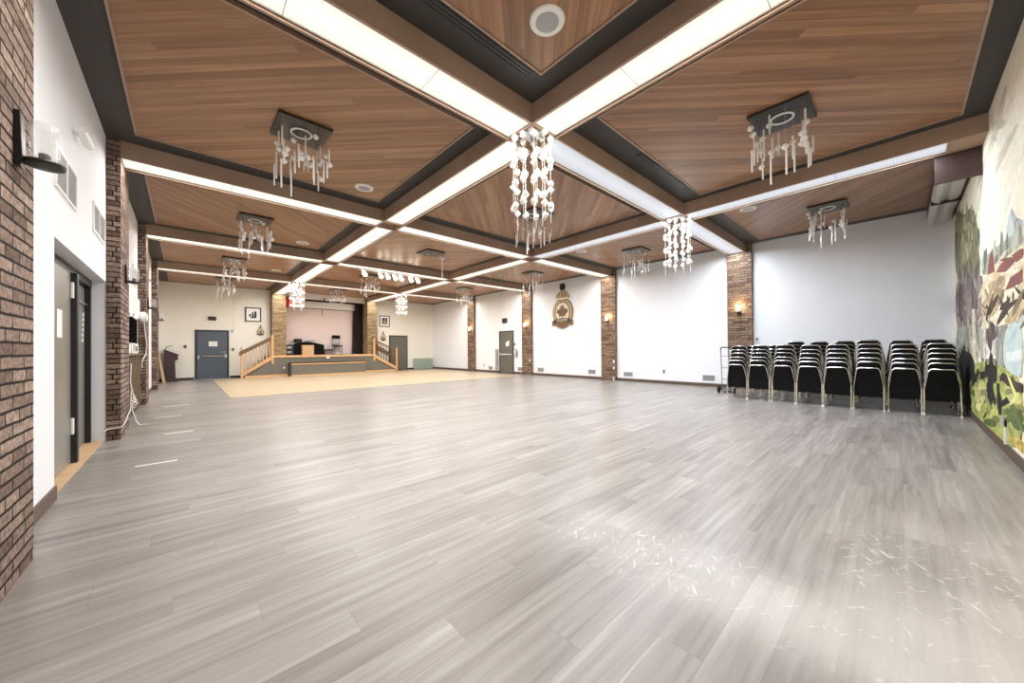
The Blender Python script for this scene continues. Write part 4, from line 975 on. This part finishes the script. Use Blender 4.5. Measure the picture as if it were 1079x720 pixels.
# ------------------------------------------------------------------ mural
mu = empty('wall_mural', (8.5, YM, 0), 'large painted village landscape mural covering the wall beside the chairs', 'mural')
PAINT = dict(sky_pale=(246, 238, 218), sky_streak=(216, 206, 184), olive=(136, 132, 104), olive_light=(170, 164, 130), mauve=(146, 132, 126), mauve_dark=(104, 88, 86), greygreen=(166, 168, 152), tower=(205, 212, 212),
             tower_dark=(166, 178, 182), cream=(234, 220, 188), roof_red=(138, 82, 74), wall_tan=(190, 168, 132), cream_light=(242, 230, 202), dark_brown=(74, 56, 42), grey_wall=(150, 148, 138), white_wall=(226, 222, 212),
             trunk_pale=(214, 202, 180), lawn=(168, 172, 98), river=(196, 212, 210), river_pale=(222, 232, 230), black=(26, 24, 20), green_dark=(84, 98, 52), lawn_light=(196, 196, 128), ochre=(196, 172, 92))
def paint(name, c):
    t = NT('paint_'+name); tc = t.n('ShaderNodeTexCoord'); mp = t.n('ShaderNodeMapping'); mp.inputs['Scale'].default_value = (1.6, 1, 3.2)
    t.l(tc, 'Object', mp, 'Vector'); nz = t.n('ShaderNodeTexNoise', Scale=3.2, Detail=6.0, Roughness=.7, Distortion=.8); t.l(mp, 'Vector', nz, 'Vector')
    c = srgb(*c); a = .12 if name in ('sky_pale', 'sky_streak', 'river', 'river_pale', 'tower') else .42
    r = t.ramp([(.32, tuple(x*(1-a) for x in c)), (.5, c), (.68, tuple(min(1, x*(1+a)) for x in c))]); t.l(nz, 'Fac', r, 'Fac'); t.l(r, 'Color', t.b, 'Base Color')
    t.b.inputs['Roughness'].default_value = .75; return t.m
for k_, c_ in PAINT.items(): M['p_'+k_] = paint(k_, c_)
MB().box(-.5, XP-.01, YM, YM+.002, .11, ZC).build('sky', 'p_sky_pale', mu)
PN = dict(sky_pale='sky', sky_streak='cloud_streak', olive='tree', olive_light='tree_highlight', mauve='thicket', mauve_dark='thicket_shade', greygreen='bushes', tower='tower', tower_dark='tower_roof', cream='house_walls', roof_red='roof',
          wall_tan='house_side', cream_light='house_front', dark_brown='bank_edge', grey_wall='house', white_wall='house_front', trunk_pale='tree_trunk', lawn='lawn', river='river', river_pale='river_light', black='dark_bush', green_dark='dark_grass', lawn_light='light_grass', ochre='path')
def smooth_poly(pl, n=2):
    for _ in range(n):
        q = []
        for (a, b), (c, d) in zip(pl, pl[1:]+pl[:1]): q += [(a*.75+c*.25, b*.75+d*.25), (a*.25+c*.75, b*.25+d*.75)]
        pl = q
    return pl
SOFT = ('olive', 'olive_light', 'mauve', 'mauve_dark', 'greygreen', 'green_dark', 'lawn_light', 'sky_streak', 'lawn', 'river', 'dark_brown')
MURAL = [('sky_pale', [(5.49, 4.05), (6.86, 3.86), (11.49, 4.05), (11.67, 3.17), (8.08, 2.51), (5.63, 2.38)]),
('sky_streak', [(6.22, 3.89), (6.55, 3.59), (7.89, 3.46), (8.6, 3.48), (7.13, 3.72), (6.42, 3.89)]),
('sky_streak', [(5.59, 3.27), (6.38, 3.17), (7.25, 3.19), (6.47, 3.35)]),
('olive', [(11.56, 3.85), (10.56, 3.67), (10.01, 3.43), (9.37, 3.41), (8.74, 3.19), (8.48, 2.91), (8.23, 2.7), (8.44, 2.44), (8.2, 2.19), (8.58, 2.07), (11.68, 2.45)]),
('olive_light', [(10.31, 3.3), (9.51, 3.25), (8.86, 3.0), (9.12, 2.7), (9.86, 2.55), (10.68, 2.88)]),
('mauve', [(11.68, 2.6), (8.37, 2.24), (7.89, 1.99), (8.09, 1.62), (8.3, 1.34), (11.68, 1.42)]),
('mauve_dark', [(11.44, 2.29), (10.45, 2.36), (10.23, 1.89), (10.88, 1.53)]),
('mauve_dark', [(9.19, 2.17), (8.59, 1.99), (8.73, 1.59), (9.25, 1.7)]),
('greygreen', [(11.68, 1.56), (8.11, 1.49), (7.83, 1.08), (11.68, 0.86)]),
('tower', [(6.92, 2.04), (6.57, 2.23), (6.29, 2.48), (6.15, 2.56), (5.94, 2.42), (5.63, 2.31), (5.66, 1.99), (6.48, 2.03)]),
('tower_dark', [(6.15, 2.56), (5.94, 2.42), (5.63, 2.31), (5.64, 2.27), (6.07, 2.38)]),
('greygreen', [(8.18, 2.32), (7.69, 2.34), (7.14, 2.34), (6.67, 2.31), (6.26, 2.29), (5.99, 2.27), (5.64, 2.22), (5.65, 2.06), (6.38, 2.06), (7.29, 2.11), (8.04, 2.11)]),
('cream', [(8.05, 2.01), (7.57, 2.14), (7.03, 2.14), (6.48, 2.11), (6.01, 2.11), (5.65, 2.1), (5.7, 1.43), (6.44, 1.4), (7.8, 1.4), (8.26, 1.63)]),
('roof_red', [(7.65, 2.09), (7.48, 2.28), (7.27, 2.36), (7.15, 2.22), (7.1, 2.05)]),
('roof_red', [(7.04, 2.03), (6.69, 2.09), (6.19, 2.08), (6.06, 1.99), (6.44, 1.96)]),
('roof_red', [(6.51, 1.77), (6.21, 1.87), (5.67, 1.88), (5.68, 1.76), (5.95, 1.75)]),
('roof_red', [(6.14, 2.08), (5.77, 2.08), (5.65, 2.06), (5.66, 1.98), (5.93, 1.98)]),
('wall_tan', [(7.52, 1.95), (6.93, 1.97), (6.49, 1.93), (6.5, 1.83), (6.95, 1.75), (7.61, 1.74)]),
('cream_light', [(6.51, 1.75), (5.87, 1.76), (5.92, 1.63), (6.52, 1.63)]),
('dark_brown', [(6.41, 1.7), (6.31, 1.7), (6.32, 1.62), (6.42, 1.62)]),
('dark_brown', [(6.13, 1.71), (6.04, 1.71), (6.05, 1.63), (6.14, 1.62)]),
('wall_tan', [(8.25, 1.74), (7.6, 1.81), (6.83, 1.82), (6.62, 1.72), (7.09, 1.56), (8.11, 1.49)]),
('dark_brown', [(7.77, 1.6), (7.33, 1.72), (6.72, 1.79), (7.08, 1.65), (7.49, 1.54)]),
('dark_brown', [(7.11, 1.39), (6.74, 1.56), (6.23, 1.62), (5.69, 1.63), (5.69, 1.6), (6.23, 1.57), (6.64, 1.47)]),
('wall_tan', [(6.54, 1.44), (6.05, 1.57), (5.69, 1.58), (5.7, 1.42), (6.25, 1.39)]),
('grey_wall', [(8.12, 1.39), (7.11, 1.4), (6.44, 1.4), (6.58, 0.96), (7.29, 0.85), (8.17, 0.97)]),
('white_wall', [(7.82, 1.2), (7.12, 1.25), (7.08, 1.02), (7.76, 1.0)]),
('mauve_dark', [(7.8, 1.4), (7.11, 1.4), (7.0, 1.24), (7.81, 1.23)]),
('trunk_pale', [(9.13, 1.75), (8.82, 1.73), (8.81, 0.98), (9.12, 0.97)]),
('trunk_pale', [(8.02, 1.57), (7.78, 1.58), (7.84, 0.98), (8.08, 1.0)]),
('lawn', [(9.87, 0.6), (9.13, 0.88), (7.84, 0.98), (6.8, 0.94), (5.74, 0.89), (5.8, 0.13), (7.23, 0.1), (9.7, 0.1)]),
('river', [(6.49, 1.39), (5.7, 1.42), (5.75, 0.86), (6.03, 0.88), (6.38, 0.9), (6.68, 1.01)]),
('river_pale', [(6.47, 1.1), (5.72, 1.14), (5.73, 1.04), (6.42, 1.0)]),
('black', [(11.31, 0.92), (10.34, 1.11), (9.33, 1.03), (8.92, 0.89), (9.16, 0.67), (9.63, 0.55), (9.46, 0.1), (11.46, 0.1)]),
('black', [(9.38, 0.69), (8.36, 0.8), (7.56, 0.86), (7.87, 0.75), (8.96, 0.6)]),
('black', [(7.85, 0.91), (7.28, 0.97), (7.04, 0.87), (7.31, 0.67), (7.19, 0.56), (7.47, 0.42), (7.74, 0.53), (7.64, 0.74)]),
('dark_brown', [(6.8, 0.88), (6.39, 0.86), (6.03, 0.82), (5.75, 0.82), (5.76, 0.71), (6.21, 0.73), (6.7, 0.78)]),
('black', [(7.05, 0.73), (6.87, 0.74), (6.83, 0.53), (6.41, 0.64), (6.32, 0.58), (6.84, 0.47), (7.02, 0.42)]),
('green_dark', [(9.41, 0.47), (8.58, 0.48), (8.4, 0.42), (9.2, 0.37)]),
('green_dark', [(6.62, 0.49), (6.14, 0.53), (5.77, 0.59), (5.79, 0.36), (6.16, 0.34), (6.33, 0.41)]),
('green_dark', [(8.27, 0.1), (7.62, 0.25), (6.97, 0.27), (7.36, 0.15)]),
('lawn_light', [(8.75, 0.67), (7.87, 0.7), (7.82, 0.43), (8.61, 0.23), (8.98, 0.39)]),
('lawn_light', [(6.6, 0.76), (6.04, 0.73), (5.76, 0.68), (5.77, 0.61), (6.41, 0.58)]),
('ochre', [(6.35, 0.21), (6.08, 0.27), (5.79, 0.27), (5.8, 0.16)])]
rm = random.Random(21)
def inside(pt, pl):
    x, z = pt; c_ = False
    for (a, b), (d, e) in zip(pl, pl[1:]+pl[:1]):
        if (b > z) != (e > z) and x < (d-a)*(z-b)/(e-b)+a: c_ = not c_
    return c_
def variant(name, f_):
    k_ = 'p_%s_%.2f' % (name, f_)
    if k_ not in M: M[k_] = plain(k_, tuple(min(255, v*f_) for v in PAINT[name]), .75, noise=.12, scale=6)
    return k_
lay = 0
for i, (c, pl) in enumerate(MURAL):
    if c in SOFT: pl = smooth_poly(pl)
    lay += 1; m = MB(); m.prism(pl, 'xz', YM+.001, YM+.002+.00005*lay); o = m.build(PN[c], 'p_'+c, mu)
    xs = [q[0] for q in pl]; zs = [q[1] for q in pl]; area_ = (max(xs)-min(xs))*(max(zs)-min(zs))
    strong = c in ('olive', 'olive_light', 'mauve', 'greygreen', 'lawn', 'lawn_light', 'green_dark', 'mauve_dark', 'wall_tan', 'grey_wall', 'black', 'dark_brown')
    n_ = int(min(420, area_*(90 if strong else 8)))
    d_ = MB(); lay += 1; y0_ = YM+.002+.00005*lay; lay += 4; used = [[] for _ in range(5)]
    for _ in range(n_):
        p_ = (rm.uniform(min(xs)-.1, max(xs)+.1), rm.uniform(min(zs)-.05, max(zs)+.05))
        if not inside((p_[0]+rm.uniform(-.12, .12)*strong, p_[1]+rm.uniform(-.06, .06)*strong), pl): continue
        if not (-.4 < p_[0] < XP-.25 and .22 < p_[1] < 3.95): continue
        upright = c in ('olive', 'olive_light', 'mauve', 'mauve_dark', 'trunk_pale', 'greygreen', 'grey_wall', 'black')
        w_, h_ = (rm.uniform(.05, .16), rm.uniform(.05, .18)) if upright else (rm.uniform(.10, .40), rm.uniform(.015, .06))
        if not strong: w_ *= 1.6
        a_ = rm.uniform(-.5, .5)
        ex = (w_+h_*.5)*1.2; ez = (h_+w_*.5)*1.2; sl2 = 0
        while sl2 < 5 and any(abs(p_[0]-o_[0]) < ex+o_[2] and abs(p_[1]-o_[1]) < ez+o_[3] for o_ in used[sl2]): sl2 += 1
        if sl2 == 5: continue
        used[sl2].append((*p_, ex, ez)); y = y0_+.00005*sl2; k0 = len(d_.v); d_.cur = rm.choice((0, 1, 2) if strong else (0, 1))
        for q in range(6):
            t_ = 2*PI*q/6; r_ = rm.uniform(.7, 1.2); u, v = w_*r_*math.cos(t_), h_*r_*math.sin(t_)
            d_.v.append((p_[0]+u*math.cos(a_)-v*math.sin(a_), y, p_[1]+u*math.sin(a_)+v*math.cos(a_)))
        d_.face(range(k0, k0+6))
    if d_.f: d_.build('brush_dabs', [variant(c, .84 if strong else .95), variant(c, 1.16 if strong else 1.02), variant(c, 1.0 if not strong else .68)], mu)
o = fit('wall_conduit', (6.49, 6.52, YM, YM+.03, .11, .38), 'white_paint', 'short white conduit low on the mural wall', 'conduit')
MB().box(6.49, 6.62, YM, YM+.035, .30, .40).build('junction_box', 'grille_grey', o)
# ------------------------------------------------------------------ world and view
wd = bpy.data.worlds.new('world'); SC.world = wd; wd.use_nodes = True
wd.node_tree.nodes['Background'].inputs[0].default_value = (.9, .95, 1, 1); wd.node_tree.nodes['Background'].inputs[1].default_value = .3
vs = SC.view_settings; SC.display_settings.display_device = 'sRGB'
vs.view_transform = 'Standard'; vs.look = 'None'; vs.gamma = 1; vs.use_curve_mapping = False; vs.exposure = .17
SC.cycles.max_bounces = 8; SC.cycles.diffuse_bounces = 5; SC.cycles.glossy_bounces = 3; SC.cycles.transparent_max_bounces = 12
SC.cycles.caustics_reflective = False; SC.cycles.caustics_refractive = False; SC.cycles.sample_clamp_indirect = 8
SC.cycles.use_denoising = True
